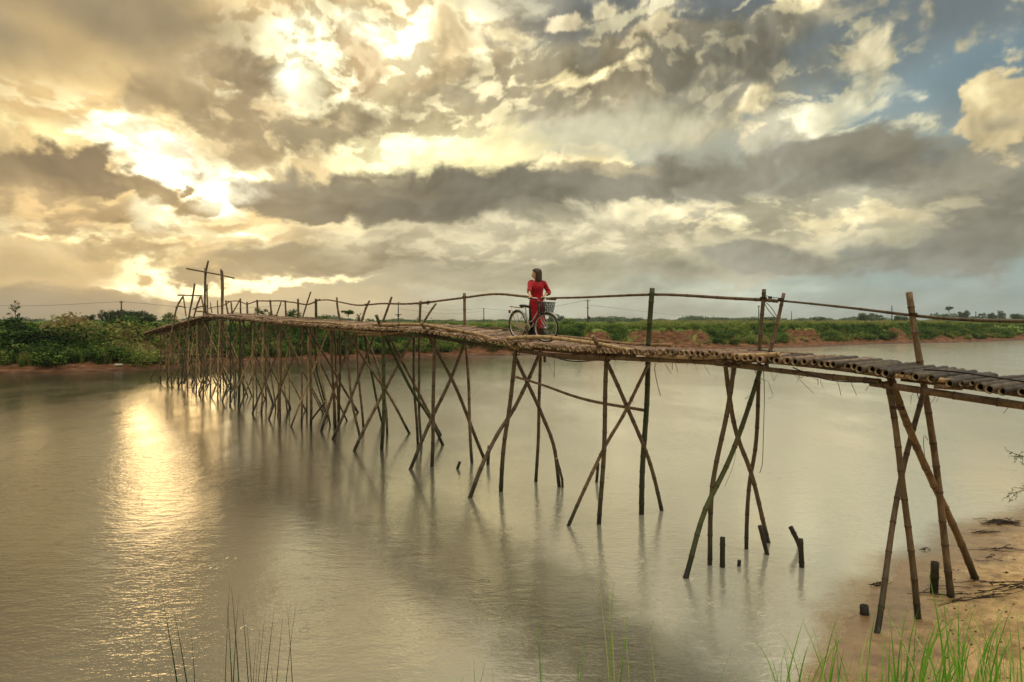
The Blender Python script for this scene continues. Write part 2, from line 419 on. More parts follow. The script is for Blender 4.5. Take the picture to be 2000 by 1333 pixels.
sky_tex.sun_rotation = SUN_AZ
sky_tex.dust_density = 2.0
clouds10 = W.vm('SCALE', it.outputs[0], scale=10.0)      # both layers at the physical scale of the sky texture
col = W.mix(it.outputs[1], sky_tex.outputs[0], clouds10)
bg = W.n('ShaderNodeBackground'); W.put(bg.inputs[0], col); bg.inputs[1].default_value = 0.1
wo = W.n('ShaderNodeOutputWorld'); W.t.links.new(bg.outputs[0], wo.inputs[0])
# ------------------------------------------------------------------ sun, veiled by cloud
sun_data = bpy.data.lights.new('sun', 'SUN')
sun_data.energy = 0.08
sun_data.angle = math.radians(7)
sun_data.color = (1.0, 0.66, 0.28)
sun = bpy.data.objects.new('sun', sun_data)
sd = Vector((math.sin(SUN_AZ) * math.cos(SUN_EL), math.cos(SUN_AZ) * math.cos(SUN_EL), math.sin(SUN_EL)))
sun.rotation_euler = sd.to_track_quat('Z', 'Y').to_euler()
COL.objects.link(sun)

# ------------------------------------------------------------------ object helpers
def px_w(px, py, Y):
    """World point seen at photo pixel (px, py) at distance Y in front of the eye."""
    return Vector(((px - 1000) / FOC * Y, Y, CAM_H + (HOR - py) / FOC * Y))
def new_mesh(name, V, F, mat, smooth=False, attrs=None):
    me = bpy.data.meshes.new(name)
    me.from_pydata([tuple(v) for v in V], [], F)
    if smooth: me.polygons.foreach_set('use_smooth', [True] * len(me.polygons))
    if attrs:
        for k, a in attrs.items():
            at = me.attributes.new(k, 'FLOAT', 'POINT'); at.data.foreach_set('value', np.asarray(a, np.float32))
    if mat: me.materials.append(mat)
    me.update()
    return me
def np_mesh(name, V, F, mat, smooth=False, attrs=None):
    """Fast mesh from numpy arrays; F is (n, 3) or (n, 4)."""
    me = bpy.data.meshes.new(name)
    nv, nf, k = len(V), len(F), F.shape[1]
    me.vertices.add(nv); me.vertices.foreach_set('co', np.ascontiguousarray(V, np.float32).ravel())
    me.loops.add(nf * k); me.loops.foreach_set('vertex_index', np.ascontiguousarray(F, np.int32).ravel())
    me.polygons.add(nf); me.polygons.foreach_set('loop_start', np.arange(nf, dtype=np.int32) * k)
    me.polygons.foreach_set('loop_total', np.full(nf, k, np.int32))
    if smooth: me.polygons.foreach_set('use_smooth', np.ones(nf, bool))
    me.update(calc_edges=True)
    if attrs:
        for kk, a in attrs.items():
            at = me.attributes.new(kk, 'FLOAT', 'POINT'); at.data.foreach_set('value', np.ascontiguousarray(a, np.float32))
    me.materials.append(mat)
    return me
def link(name, me, parent=None, loc=None):
    o = bpy.data.objects.new(name, me); COL.objects.link(o)
    if parent is not None: o.parent = parent
    if loc is not None: o.location = loc
    return o
def thing(o, label, cat, group=None):
    o['label'] = label; o['category'] = cat
    if group: o['group'] = group
    return o
def empty(name, loc=(0, 0, 0), rz=0.0, parent=None):
    o = bpy.data.objects.new(name, None); o.empty_display_size = 0.2; COL.objects.link(o)
    o.location = loc; o.rotation_euler = (0, 0, rz)
    if parent is not None: o.parent = parent
    return o
def mat(name, rough=0.8, spec=0.3):
    m = bpy.data.materials.new(name); m.use_nodes = True; m.node_tree.nodes.clear()
    N = NT(m.node_tree); b = N.n('ShaderNodeBsdfPrincipled'); o = N.n('ShaderNodeOutputMaterial')
    N.t.links.new(b.outputs[0], o.inputs[0])
    b.inputs['Roughness'].default_value = rough; b.inputs['Specular IOR Level'].default_value = spec
    return m, N, b
def geo_pos(N):
    return N.n('ShaderNodeNewGeometry').outputs['Position']
def attr(N, name):
    a = N.n('ShaderNodeAttribute'); a.attribute_name = name; return a.outputs['Fac']
def bump(N, b, h, strength=0.5, dist=0.02):
    nd = N.n('ShaderNodeBump'); nd.inputs['Strength'].default_value = strength; nd.inputs['Distance'].default_value = dist
    N.put(nd.inputs['Height'], h); N.t.links.new(nd.outputs[0], b.inputs['Normal']); return nd
# ------------------------------------------------------------------ banks and terrain
FARLINE = np.array([(-900, -250), (-300, -30), (-120, 20), (-60, 43), (-38, 50.5), (-33, 52), (-29, 55.5), (-25.5, 61), (-20, 67.5), (-8.5, 75),
                    (3, 79), (9, 80), (15.7, 84), (26, 90), (37, 99), (44, 101), (60, 115), (88, 128), (108, 142), (200, 200), (420, 330), (1200, 700)], float)
NEARLINE = np.array([(60, 40), (25, 21), (14, 16.2), (10.2, 13.6), (8.4, 12.8), (7.4, 11.6), (6.2, 11.0), (5.75, 10.3), (5.23, 9.96), (4.7, 9.2), (4.35, 9.0),
                     (3.9, 8.2), (3.4, 7.6), (2.9, 6.9), (2.2, 6.0), (1.2, 5.0), (0, 4.7), (-3, 4.6), (-8, 4.4), (-20, 4.0), (-90, -12)], float)
def polydist(P, L):
    """Unsigned distance of points P (n, 2) to polyline L and the side they lie on."""
    best = np.full(len(P), 1e18); side = np.zeros(len(P))
    for a, b in zip(L[:-1], L[1:]):
        d = b - a; t = np.clip(((P - a) @ d) / (d @ d), 0, 1)
        q = a + t[:, None] * d; r = P - q; dd = (r * r).sum(1)
        cr = d[0] * (P[:, 1] - a[1]) - d[1] * (P[:, 0] - a[0])
        m = dd < best - 1e-12; best[m] = dd[m]; side[m] = np.sign(cr[m])
    return np.sqrt(best) * side
def vnoise(x, y, sc, oc=3, seed=5):
    return fbm(np.asarray(x, np.float32) * sc + 1000, np.asarray(y, np.float32) * sc + 1000, 100000, oc, .5, seed)
def near_z(x, y):
    x = np.atleast_1d(np.asarray(x, float)); y = np.atleast_1d(np.asarray(y, float))
    d = polydist(np.stack([x, y], 1), NEARLINE)          # the line runs right to left, so land (towards the camera) is positive
    w = vnoise(x, y, .5, 2, 5) * .10 + vnoise(x, y, 2.5, 3, 6) * .05
    gentle = np.interp(d + w, [-3, -1, 0, 1.0, 3.2, 5, 8, 14], [-.3, -.05, 0, .07, .42, .95, 2.0, 2.3])
    steep = np.interp(d + w * .6, [-3, 0, .4, 2.6, 5, 9], [-1.2, 0, .2, 1.75, 2.25, 2.4])
    k = sstep(1.4, 4.2, x)
    return steep * (1 - k) + gentle * k + vnoise(x, y, 2.6, 3, 8) * .022 * sstep(0.1, 1.2, d) + vnoise(x, y, 7, 3, 18) * (.006 + .034 * sstep(.3, 1.4, d))
def far_profile(d, cliff):
    soft = np.interp(d, [-3, 0, 1.6, 3.5, 7.5, 11, 40], [-.8, 0, .42, .95, 2.65, 3.0, 3.05])
    steep = np.interp(d, [-3, 0, 2.0, 3.4, 4.6, 6, 40], [-.8, 0, .45, .95, 2.7, 2.95, 3.05])
    return soft * (1 - cliff) + steep * cliff
CLIFFS = [(-30.5, 2.0), (10.8, 1.6), (21.5, 6.2), (46.5, 4.0), (70.0, 1.6)]      # x of the bare earth faces and their half widths
def cliff_w(x):
    c = np.zeros_like(x)
    for cx, hw in CLIFFS[1:]: c = np.maximum(c, sstep(hw + 1.2, hw - 1.0, np.abs(x - cx)))
    return c
def far_point(s_xy, nrm, d):
    return s_xy + nrm * d
# fine samples along the far waterline
def resample(L, step_near, far_step):
    pts = [L[0]]
    for a, b in zip(L[:-1], L[1:]):
        mid = (a + b) / 2; st = step_near if (abs(mid[0]) < 130 and 20 < mid[1] < 170) else far_step
        n = max(1, int(np.hypot(*(b - a)) / st))
        for i in range(1, n + 1): pts.append(a + (b - a) * i / n)
    return np.array(pts)
FL = resample(FARLINE, .45, 12.0)
for _ in range(60):                                        # round the corners
    keep = FL.copy(); FL[1:-1] = (keep[:-2] + 2 * keep[1:-1] + keep[2:]) / 4
tan = np.gradient(FL, axis=0); tan /= np.linalg.norm(tan, axis=1)[:, None]
nrm0 = np.stack([-tan[:, 1], tan[:, 0]], 1)
rad = FL / np.linalg.norm(FL, axis=1)[:, None]
def far_height(x, y, d):
    dd = d + vnoise(x, y, .22, 3, 12) * 1.3 * sstep(0, 3, d)
    cw_ = cliff_w(x); dd = dd + cw_ * sstep(1.5, 3.5, d) * (np.abs(vnoise(x, y, .9, 3, 44)) * 1.1 - .3)
    z = far_profile(dd, cw_) + vnoise(x, y, .5, 3, 15) * .16 * sstep(.5, 4, d)
    return z
DS = np.array([-2, -.6, 0, .3, .6, .9, 1.2, 1.6, 2, 2.4, 2.8, 3.1, 3.4, 3.7, 4.0, 4.3, 4.6, 5, 5.5, 6, 6.6, 7.2, 8, 9, 10.5, 12.5, 15, 19, 26, 38, 60, 100, 180, 350, 800, 2000, 5500.])
blend = sstep(12, 120, DS)
V, dpl = [], []
for k, d in enumerate(DS):
    dirv = nrm0 * (1 - blend[k]) + rad * blend[k]; dirv /= np.linalg.norm(dirv, axis=1)[:, None]
    p = FL + dirv * d
    if d > 12: p = FL + nrm0 * min(d, 12) + dirv * (d - 12)
    z = far_height(p[:, 0], p[:, 1], np.full(len(p), d))
    V.append(np.column_stack([p, z])); dpl.append(np.full(len(p), d))
nS = len(FL); V = np.concatenate(V); i, j = np.meshgrid(np.arange(nS - 1), np.arange(len(DS) - 1)); a = (j * nS + i).ravel()
F = np.stack([a, a + 1, a + nS + 1, a + nS], 1)
m_far, N, b = mat('far_land', .95, .1)
pos = geo_pos(N); sp = N.n('ShaderNodeSeparateXYZ'); N.put(sp.inputs[0], pos)
nz = N.n('ShaderNodeSeparateXYZ'); N.put(nz.inputs[0], N.n('ShaderNodeNewGeometry').outputs['True Normal'])
n1 = N.noise(pos, .5, 6, .6); n2 = N.noise(N.vm('MULTIPLY', pos, (.6, .6, 3.0)), 1.6, 6, .65); n3 = N.noise(pos, .03, 3, .5)
soil = N.ramp(n2, [(.3, rgb(66, 44, 32)), (.5, rgb(110, 74, 52)), (.72, rgb(152, 112, 80))])
grass = N.ramp(n1, [(.3, rgb(60, 76, 34)), (.5, rgb(94, 112, 48)), (.7, rgb(130, 138, 70))])
field = N.ramp(N.noise(N.vm('MULTIPLY', pos, (.3, 1.0, 1)), .05, 5, .6), [(.35, rgb(96, 116, 54)), (.5, rgb(130, 144, 74)), (.65, rgb(160, 152, 88))])
gf = N.mix(N.mapr(sp.outputs[1], 110, 260), grass, field)
lowz = N.mapr(N.m('MULTIPLY_ADD', N.m('SUBTRACT', n1, .5), 1.2, sp.outputs[2]), .9, 1.7)
upf = N.mapr(N.m('MULTIPLY_ADD', N.m('SUBTRACT', n1, .5), .3, nz.outputs[2]), .62, .84)
c = N.mix(N.m('MULTIPLY', lowz, upf), soil, gf)
wet = N.mapr(sp.outputs[2], .02, .3, .5, 1.0)
wc = N.n('ShaderNodeCombineColor'); [N.put(wc.inputs[k], wet) for k in range(3)]
N.put(b.inputs[0], N.mix(1.0, c, wc.outputs[0], 'MULTIPLY'))
N.put(b.inputs['Roughness'], N.mapr(sp.outputs[2], .03, .4, .35, .95))
bump(N, b, n2, .8, .25)
far = link('ground', np_mesh('ground', V, F, m_far, True)); far['kind'] = 'structure'
# near bank: sand and mud at the right, steeper grassy slope under the camera
gx = np.concatenate([np.linspace(-90, -10, 30), np.linspace(-9.6, 1.4, 70), np.linspace(1.5, 11, 200), np.linspace(11.2, 20, 50), np.linspace(21, 60, 20)])
gy = np.concatenate([np.linspace(-90, -6, 20), np.linspace(-5, 2.5, 30), np.linspace(2.6, 14, 220), np.linspace(14.3, 42, 50)])
GX, GY = np.meshgrid(gx, gy); GZ = near_z(GX.ravel(), GY.ravel())
nx = len(gx); i, j = np.meshgrid(np.arange(nx - 1), np.arange(len(gy) - 1)); a = (j * nx + i).ravel()
m_sand, N, b = mat('wet_sand', .7, .4)
pos = geo_pos(N); sp = N.n('ShaderNodeSeparateXYZ'); N.put(sp.inputs[0], pos)
n1 = N.noise(pos, 3.0, 8, .6); n2 = N.noise(N.vm('MULTIPLY', pos, (1, .5, 1)), 26, 5, .65); n3 = N.noise(pos, .9, 3, .5)
sand = N.ramp(n1, [(.3, rgb(138, 108, 74)), (.5, rgb(200, 162, 108)), (.7, rgb(230, 194, 138))])
sand = N.mix(N.mapr(N.noise(pos, 5.5, 9, .72), .54, .66, 0, .7), sand, rgb(112, 80, 56))
hgt = N.m('MULTIPLY_ADD', N.m('SUBTRACT', n3, .5), .10, sp.outputs[2])
wetf = N.mapr(hgt, .015, .13)
N.put(b.inputs[0], N.mix(wetf, N.mix(.55, sand, rgb(118, 88, 62)), sand))
sod = N.mapr(N.m('MULTIPLY_ADD', N.m('SUBTRACT', n1, .5), .5, sp.outputs[2]), .75, 1.2)
N.put(b.inputs[0], N.mix(sod, N.mix(wetf, N.mix(.75, sand, rgb(118, 90, 64)), sand), rgb(70, 74, 34)))
N.put(b.inputs['Roughness'], N.mapr(hgt, .01, .16, .16, .8))
b.inputs['Specular IOR Level'].default_value = .5
foot = N.n('ShaderNodeTexVoronoi'); foot.feature = 'SMOOTH_F1'; N.put(foot.inputs['Vector'], N.vm('ADD', pos, N.vm('SCALE', N.noise(pos, 4, 2, col=True), scale=.2))); foot.inputs['Scale'].default_value = 4.5
hh = N.m('ADD', N.m('MULTIPLY', n1, .8), N.m('MULTIPLY', foot.outputs[0], .35))
hh = N.m('MULTIPLY_ADD', n2, .45, hh)
bump(N, b, N.m('MULTIPLY', hh, N.mapr(hgt, .0, .15, .12, 1.0)), 1.0, .11)
nb = link('river_bank', np_mesh('river_bank', np.column_stack([GX.ravel(), GY.ravel(), GZ]), np.stack([a, a + 1, a + nx + 1, a + nx], 1), m_sand, True)); nb['kind'] = 'structure'
# ------------------------------------------------------------------ river
m_water, N, b = mat('river_water', .10, .5)
pos = geo_pos(N); sp = N.n('ShaderNodeSeparateXYZ'); N.put(sp.inputs[0], pos)
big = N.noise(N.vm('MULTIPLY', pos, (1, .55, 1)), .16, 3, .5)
silt_sheen = N.mix(N.mapr(N.m('MULTIPLY_ADD', big, 8.0, sp.outputs[0]), -4, 12), rgb(104, 95, 76), rgb(242, 234, 210))  # muddy water colour with reflected sky brightness painted in: dark left, pale right
# dark sky reflection painted into the base colour, running towards the near bank
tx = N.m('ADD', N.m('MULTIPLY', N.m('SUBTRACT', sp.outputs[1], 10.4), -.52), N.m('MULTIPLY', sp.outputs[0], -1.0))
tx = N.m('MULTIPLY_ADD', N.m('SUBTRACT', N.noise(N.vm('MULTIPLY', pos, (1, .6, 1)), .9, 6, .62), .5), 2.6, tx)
dark_refl = N.m('MULTIPLY', N.mapr(N.m('ABSOLUTE', tx), .25, 1.7, 1.0, 0.0), N.mapr(sp.outputs[1], 11, 22, 1.0, .0))
silt_sheen = N.mix(N.m('MULTIPLY', dark_refl, .65), silt_sheen, rgb(84, 78, 50))
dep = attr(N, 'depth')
silt_sheen = N.mix(N.mapr(N.m('MULTIPLY_ADD', N.m('SUBTRACT', N.noise(pos, 3, 4, .6), .5), .02, dep), .0, .035), rgb(186, 156, 116), silt_sheen)
N.put(b.inputs[0], silt_sheen)
b.inputs['IOR'].default_value = 1.7
b.inputs['Metallic'].default_value = .62      # a glossy, muddy sheet: half mirror, half mud
ys = N.vm('MULTIPLY', pos, (1.0, 1.8, 1))
wA = N.noise(ys, 2.2, 3, .55, dist=.4)
wB = N.noise(ys, 9.0, 3, .6)
wC = N.noise(pos, 42, 2, .5)
patch = N.mapr(N.noise(N.vm('MULTIPLY', pos, (1, .45, 1)), .23, 4, .55), .38, .62, .25, 1.0)
h = N.m('MULTIPLY', wA, .5)
h = N.m('MULTIPLY_ADD', wB, .24, h)
h = N.m('MULTIPLY', h, patch)
h = N.m('MULTIPLY_ADD', wC, .045, h)
h = N.m('MULTIPLY_ADD', N.noise(pos, 110, 1, .5), .010, h)
# rings of the last raindrops
vo = N.n('ShaderNodeTexVoronoi'); N.put(vo.inputs['Vector'], N.vm('MULTIPLY', pos, (1, 1, 0))); vo.inputs['Scale'].default_value = 2.4
vs = N.n('ShaderNodeSeparateColor'); N.put(vs.inputs[0], vo.outputs['Color'])
rr = N.m('MULTIPLY', vs.outputs[0], .22)
ring = N.m('SUBTRACT', 1.0, N.m('MINIMUM', N.m('MULTIPLY', N.m('ABSOLUTE', N.m('SUBTRACT', vo.outputs['Distance'], rr)), 32), 1.0))
ring = N.m('MULTIPLY', ring, N.m('GREATER_THAN', vs.outputs[1], .55))
h = N.m('MULTIPLY_ADD', ring, .07, h)
bump(N, b, h, 1.0, .026)
N.put(b.inputs['Roughness'], N.mapr(N.n('ShaderNodeCameraData').outputs['View Distance'] if False else sp.outputs[1], 6, 60, .03, .12))
wx = np.concatenate([[-1500, -300, -60, -15], np.linspace(-9, 1, 40), np.linspace(1.08, 13, 170), [14, 18, 30, 80, 300, 1500]])
wy = np.concatenate([[-400, -60, 0], np.linspace(3, 16, 170), [17, 20, 30, 80, 300, 1500]])
GX, GY = np.meshgrid(wx, wy); dp = np.clip(-near_z(GX.ravel(), GY.ravel()), 0, 1); nx = len(wx)
i, j = np.meshgrid(np.arange(nx - 1), np.arange(len(wy) - 1)); a = (j * nx + i).ravel()
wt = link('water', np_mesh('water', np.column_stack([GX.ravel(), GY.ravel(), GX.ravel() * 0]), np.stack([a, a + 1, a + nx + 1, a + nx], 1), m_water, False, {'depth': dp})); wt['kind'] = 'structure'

# ------------------------------------------------------------------ bamboo
def spline(pts, n):
    """n points evenly spread along a Catmull-Rom curve through pts."""
    P = [Vector(p) for p in pts]
    if len(P) == 2: P = [P[0], P[0].lerp(P[1], .5), P[1]]
    Q = [2 * P[0] - P[1]] + P + [2 * P[-1] - P[-2]]
    dense = []
    for k in range(1, len(Q) - 2):
        a, b, c, d = Q[k - 1], Q[k], Q[k + 1], Q[k + 2]
        for s in range(10):
            t = s / 10
            dense.append(.5 * ((2 * b) + (c - a) * t + (2 * a - 5 * b + 4 * c - d) * t * t + (3 * b - a - 3 * c + d) * t ** 3))
    dense.append(P[-1])
    L = [0]
    for u, v in zip(dense[:-1], dense[1:]): L.append(L[-1] + (v - u).length)
    tot = L[-1]; out = []; k = 0
    for s in (np.linspace(0, tot, n) if isinstance(n, int) else np.asarray(n) * tot):
        while k < len(L) - 2 and L[k + 1] < s: k += 1
        t = (s - L[k]) / max(1e-9, L[k + 1] - L[k]); out.append(dense[k].lerp(dense[k + 1], min(1, t)))
    return out, tot
def bamboo_geo(pts, r0, r1, gap=.34, sides=9, hollow=True, wob=.012, rnd=random):
    """A pole with swollen nodes and open ends. Returns verts, faces, node attribute, end attribute."""
    _, tot = spline(pts, 3)
    rings = []                                     # (arc fraction, radius factor, node)
    s = gap * rnd.uniform(.2, .9); nodes = []
    while s < tot - .03: nodes.append(s); s += gap * rnd.uniform(.85, 1.2)
    rings.append((0, 1, 0)); last = 0
    for q in nodes:
        if q - last > .12: rings.append(((q + last) / 2 / tot, .97, 0))
        for dq, rf, nd in ((-.016, 1.02, .25), (-.004, 1.13, 1), (.008, 1.10, .9), (.022, .98, .15)):
            f = (q + dq) / tot
            if 0.002 < f < .998: rings.append((f, rf, nd))
        last = q
    rings.append((1, 1, 0))
    rings.sort(key=lambda t: t[0])
    fr = [t[0] for t in rings]; C, _ = spline(pts, fr)
    V, F, nd, en = [], [], [], []
    up = Vector((0, 0, 1)); t0 = (C[1] - C[0]).normalized()
    if abs(t0.z) > .9: up = Vector((0, 1, 0))
    wx, wy = rnd.uniform(0, 6), rnd.uniform(0, 6)
    for k, (f, rf, n_) in enumerate(rings):
        t = (C[min(k + 1, len(C) - 1)] - C[max(k - 1, 0)]).normalized()
        x = t.cross(up).normalized(); y = x.cross(t).normalized()
        c = C[k] + x * math.sin(wx + f * tot * 2.2) * wob + y * math.sin(wy + f * tot * 1.7) * wob
        r = (r0 + (r1 - r0) * f) * rf
        for i in range(sides):
            a = 2 * math.pi * i / sides
            V.append(c + (x * math.cos(a) + y * math.sin(a)) * r); nd.append(n_); en.append(0)
        if k:
            o = (k - 1) * sides
            for i in range(sides):
                j = (i + 1) % sides
                F.append((o + i, o + j, o + sides + j, o + sides + i))
    def endcap(k, sgn):
        t = (C[1] - C[0]).normalized() if k == 0 else (C[-1] - C[-2]).normalized()
        base = k * sides; r = (r0 if k == 0 else r1)
        cc = sum((V[base + i] for i in range(sides)), Vector()) / sides
        o = len(V)
        for (rf, dep, e) in ((.80, 0, .5), (.76, -.14 if hollow else -.004, 1.0)):
            for i in range(sides):
                V.append(cc + (V[base + i] - cc) * rf + t * sgn * dep); nd.append(0); en.append(e)
        V.append(cc + t * sgn * (-.14 if hollow else -.004)); nd.append(0); en.append(1)
        rowsA = [base, o, o + sides]
        for a, b in zip(rowsA[:-1], rowsA[1:]):
            for i in range(sides):
                j = (i + 1) % sides
                f = (a + i, a + j, b + j, b + i)
                F.append(f if sgn > 0 else f[::-1])
        for i in range(sides):
            j = (i + 1) % sides
            f = (o + sides + i, o + sides + j, o + 2 * sides); F.append(f if sgn > 0 else f[::-1])
    endcap(0, -1); endcap(len(rings) - 1, 1)
    return V, F, nd, en
def bamboo_mat(name, stops, dark_node=.5, wetz=True, grime=.5, rough=.55):
    m, N, b = mat(name, rough, .35)
    pos = geo_pos(N); sp = N.n('ShaderNodeSeparateXYZ'); N.put(sp.inputs[0], pos)
    oi = N.n('ShaderNodeObjectInfo'); tc = N.n('ShaderNodeTexCoord')
    seed = N.vm('ADD', pos, N.vm('SCALE', N.xyz(1, 2, 3), scale=N.m('MULTIPLY', oi.outputs['Random'], 37)))
    n1 = N.noise(seed, 2.3, 4, .6); n2 = N.noise(N.vm('MULTIPLY', seed, (5, 5, 1.2)), 7, 4, .6)
    base = N.ramp(N.m('ADD', N.m('MULTIPLY', N.m('FRACT', N.m('ADD', oi.outputs['Random'], attr(N, 'vary'))), .6), N.m('MULTIPLY', n1, .45)), stops)
    st = N.mapr(n2, .35, .75, 0, grime)
    c = N.mix(st, base, rgb(70, 50, 34))
    blotch = N.mapr(N.noise(seed, 4.0, 5, .65), .54, .66, 0, .6)
    c = N.mix(blotch, c, rgb(48, 34, 24))
    c = N.mix(N.m('MULTIPLY', attr(N, 'node'), dark_node), c, rgb(52, 36, 24))
    if wetz:     # the waterline stain: dark and green below
        c = N.mix(N.mapr(N.m('MULTIPLY_ADD', n1, .7, sp.outputs[2]), .45, 1.5, .75, 0.0), c, rgb(46, 46, 26))
        c = N.mix(N.mapr(N.m('MULTIPLY_ADD', n1, .3, sp.outputs[2]), .2, .55, .8, 0.0), c, rgb(28, 24, 18))
    e = attr(N, 'endface')
    c = N.mix(N.mapr(e, .3, .6), c, rgb(206, 178, 136))
    c = N.mix(N.mapr(e, .52, .8), c, rgb(38, 26, 18))  # shade inside the hollow end painted onto its inner wall
    N.put(b.inputs[0], c)
    bump(N, b, n2, .35, .01)
    return m
M_LEG = bamboo_mat('bamboo_weathered', [(.1, rgb(74, 56, 40)), (.4, rgb(146, 118, 86)), (.65, rgb(108, 88, 66)), (.95, rgb(92, 86, 54))], .65, True, .7)
M_GREEN = bamboo_mat('bamboo_green', [(.2, rgb(52, 64, 34)), (.6, rgb(84, 92, 44)), (.95, rgb(64, 70, 40))], .6)
M_DRY = bamboo_mat('bamboo_dry', [(.15, rgb(150, 116, 80)), (.5, rgb(196, 160, 116)), (.9, rgb(210, 178, 134))], .65, False, .45)
M_SLAT = bamboo_mat('bamboo_slat', [(.1, rgb(66, 50, 38)), (.35, rgb(146, 114, 88)), (.6, rgb(196, 160, 130)), (.8, rgb(120, 92, 68)), (.97, rgb(70, 56, 44))], .75, False, .8, .7)
M_STRAW = bamboo_mat('bamboo_straw', [(.15, rgb(150, 122, 86)), (.5, rgb(190, 158, 114)), (.9, rgb(168, 140, 100))], .6, True, .4)
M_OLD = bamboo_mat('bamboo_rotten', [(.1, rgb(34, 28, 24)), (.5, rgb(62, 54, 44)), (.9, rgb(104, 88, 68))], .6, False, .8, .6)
M_DARK, _N, _b = mat('black_cable', .5, .4); _b.inputs[0].default_value = rgb(24, 22, 22)
M_TIE, _N, _b = mat('bamboo_tie', .8, .2); _b.inputs[0].default_value = rgb(66, 46, 28)
M_TIEL, _N, _b = mat('bark_strip', .8, .2); _b.inputs[0].default_value = rgb(120, 92, 58)
def bamboo(name, pts, r0, r1, m, parent, gap=.34, sides=9, hollow=True, wob=.012):
    V, F, nd, en = bamboo_geo(pts, r0, r1, gap, sides, hollow, wob)
    return link(name, new_mesh(name, V, F, m, True, {'node': nd, 'endface': en}), parent)
def tube_geo(pts, r, sides=5, n=None, cap=True):
    C, tot = spline(pts, n or max(4, 3 * len(pts)))
    V, F = [], []
    for k, c in enumerate(C):
        t = (C[min(k + 1, len(C) - 1)] - C[max(k - 1, 0)]).normalized()
        up = Vector((0, 0, 1)) if abs(t.z) < .9 else Vector((1, 0, 0))
        x = t.cross(up).normalized(); y = x.cross(t)
        rr = r if not callable(r) else r(k / (len(C) - 1))
        V += [c + (x * math.cos(2 * math.pi * i / sides) + y * math.sin(2 * math.pi * i / sides)) * rr for i in range(sides)]
        if k:
            o = (k - 1) * sides
            F += [(o + i, o + (i + 1) % sides, o + sides + (i + 1) % sides, o + sides + i) for i in range(sides)]
    if cap:
        F.append(tuple(range(sides))[::-1]); o = (len(C) - 1) * sides; F.append(tuple(range(o, o + sides)))
    return V, F
def tube(name, pts, r, m, parent=None, sides=5, n=None):
    V, F = tube_geo(pts, r, sides, n)
    return link(name, new_mesh(name, V, F, m, True), parent)
class Geo:
    def __init__(s): s.V, s.F = [], []
    def add(s, vf):
        o = len(s.V); s.V += list(vf[0]); s.F += [tuple(i + o for i in f) for f in vf[1]]; return s
    def link(s, name, m, parent=None, smooth=True): return link(name, new_mesh(name, s.V, s.F, m, smooth), parent)
# ------------------------------------------------------------------ the line of the bridge
# front (down-river) edge: photo column, row of the deck top, distance
FR = [(2130, 782, 7.25), (2000, 757, 7.9), (1868, 737, 8.4), (1737, 717, 8.95), (1600, 701, 9.75), (1386, 684, 10.95), (1270, 682, 12.0), (1170, 679, 13.13), (1050, 670, 14.8), (978, 662, 15.76),
      (910, 652, 17.0), (842, 643, 18.3), (745, 638, 20.6), (655, 634, 23.2), (580, 629, 26.3), (515, 624, 28.9), (440, 616, 34.0), (404, 616, 37.3),
      (372, 625, 40.2), (335, 635, 43.6), (304, 643, 47.2), (283, 651, 49.8)]
FRONT = np.array([px_w(*p) for p in FR])
fs = np.concatenate([[0], np.cumsum(np.hypot(*np.diff(FRONT[:, :2], axis=0).T))])
BLEN = fs[-1]
WID = 1.18
def front(s):
    return Vector((np.interp(s, fs, FRONT[:, 0]), np.interp(s, fs, FRONT[:, 1]), np.interp(s, fs, FRONT[:, 2])))
def bdir(s):
    a, b = front(max(0, s - 1.2)), front(min(BLEN, s + 1.2)); d = b - a; d.z = 0; return d.normalized()
def bnrm(s):
    d = bdir(s); return Vector((d.y, -d.x, 0))      # towards the up-river edge
def rear_dz(s): return float(np.interp(s, [0, 3, 5.6, 8, 11.2, 14.5, 20, BLEN], [.02, .0, -.02, .02, .06, .10, .10, .06]))
def deck(s, w):                                      # w = 0 front edge, 1 rear edge
    p = front(s) + bnrm(s) * (WID * w); p.z += rear_dz(s) * w; return p
def s_at_px(px, w=0):
    lo, hi = 0, BLEN
    for _ in range(40):
        md = (lo + hi) / 2; p = deck(md, w)
        if p.x / p.y * FOC + 1000 > px: lo = md
        else: hi = md
    return (lo + hi) / 2
def Yf(px, off=0.0): s = s_at_px(px, off); return deck(s, off).y
def ground_hit(px, py):
    """Distance at which the sight line through a photo pixel meets water or the near bank."""
    if py <= HOR + 5: return 60.0
    Y = FOC * CAM_H / (py - HOR); Ys = np.linspace(5, Y, 200)
    X = (px - 1000) / FOC * Ys; Z = CAM_H + (HOR - py) / FOC * Ys
    hit = np.nonzero(np.maximum(near_z(X, Ys), 0) >= Z - 1e-3)[0]
    return float(Ys[hit[0]]) if len(hit) else float(Y)
bridge = thing(empty('bamboo_bridge', (0, 0, 0)), 'long rickety bamboo footbridge on crossed stilts crossing the brown river', 'bridge')
def leg_pts(pl, w_top, sink=.7, Ytop=None):
    """Pixel polyline from the deck to the foot, turned into a pole standing in the river bed."""
    yt = Ytop or Yf(pl[0][0], w_top); yf = ground_hit(*pl[-1])
    acc = [0]
    for a, b in zip(pl[:-1], pl[1:]): acc.append(acc[-1] + math.hypot(a[0] - b[0], a[1] - b[1]))
    P = [px_w(x, y, yt + (yf - yt) * acc[k] / acc[-1]) for k, (x, y) in enumerate(pl)]
    d = (P[-1] - P[-2]).normalized(); P.append(P[-1] + d * (sink / max(.3, abs(d.z))))
    return P
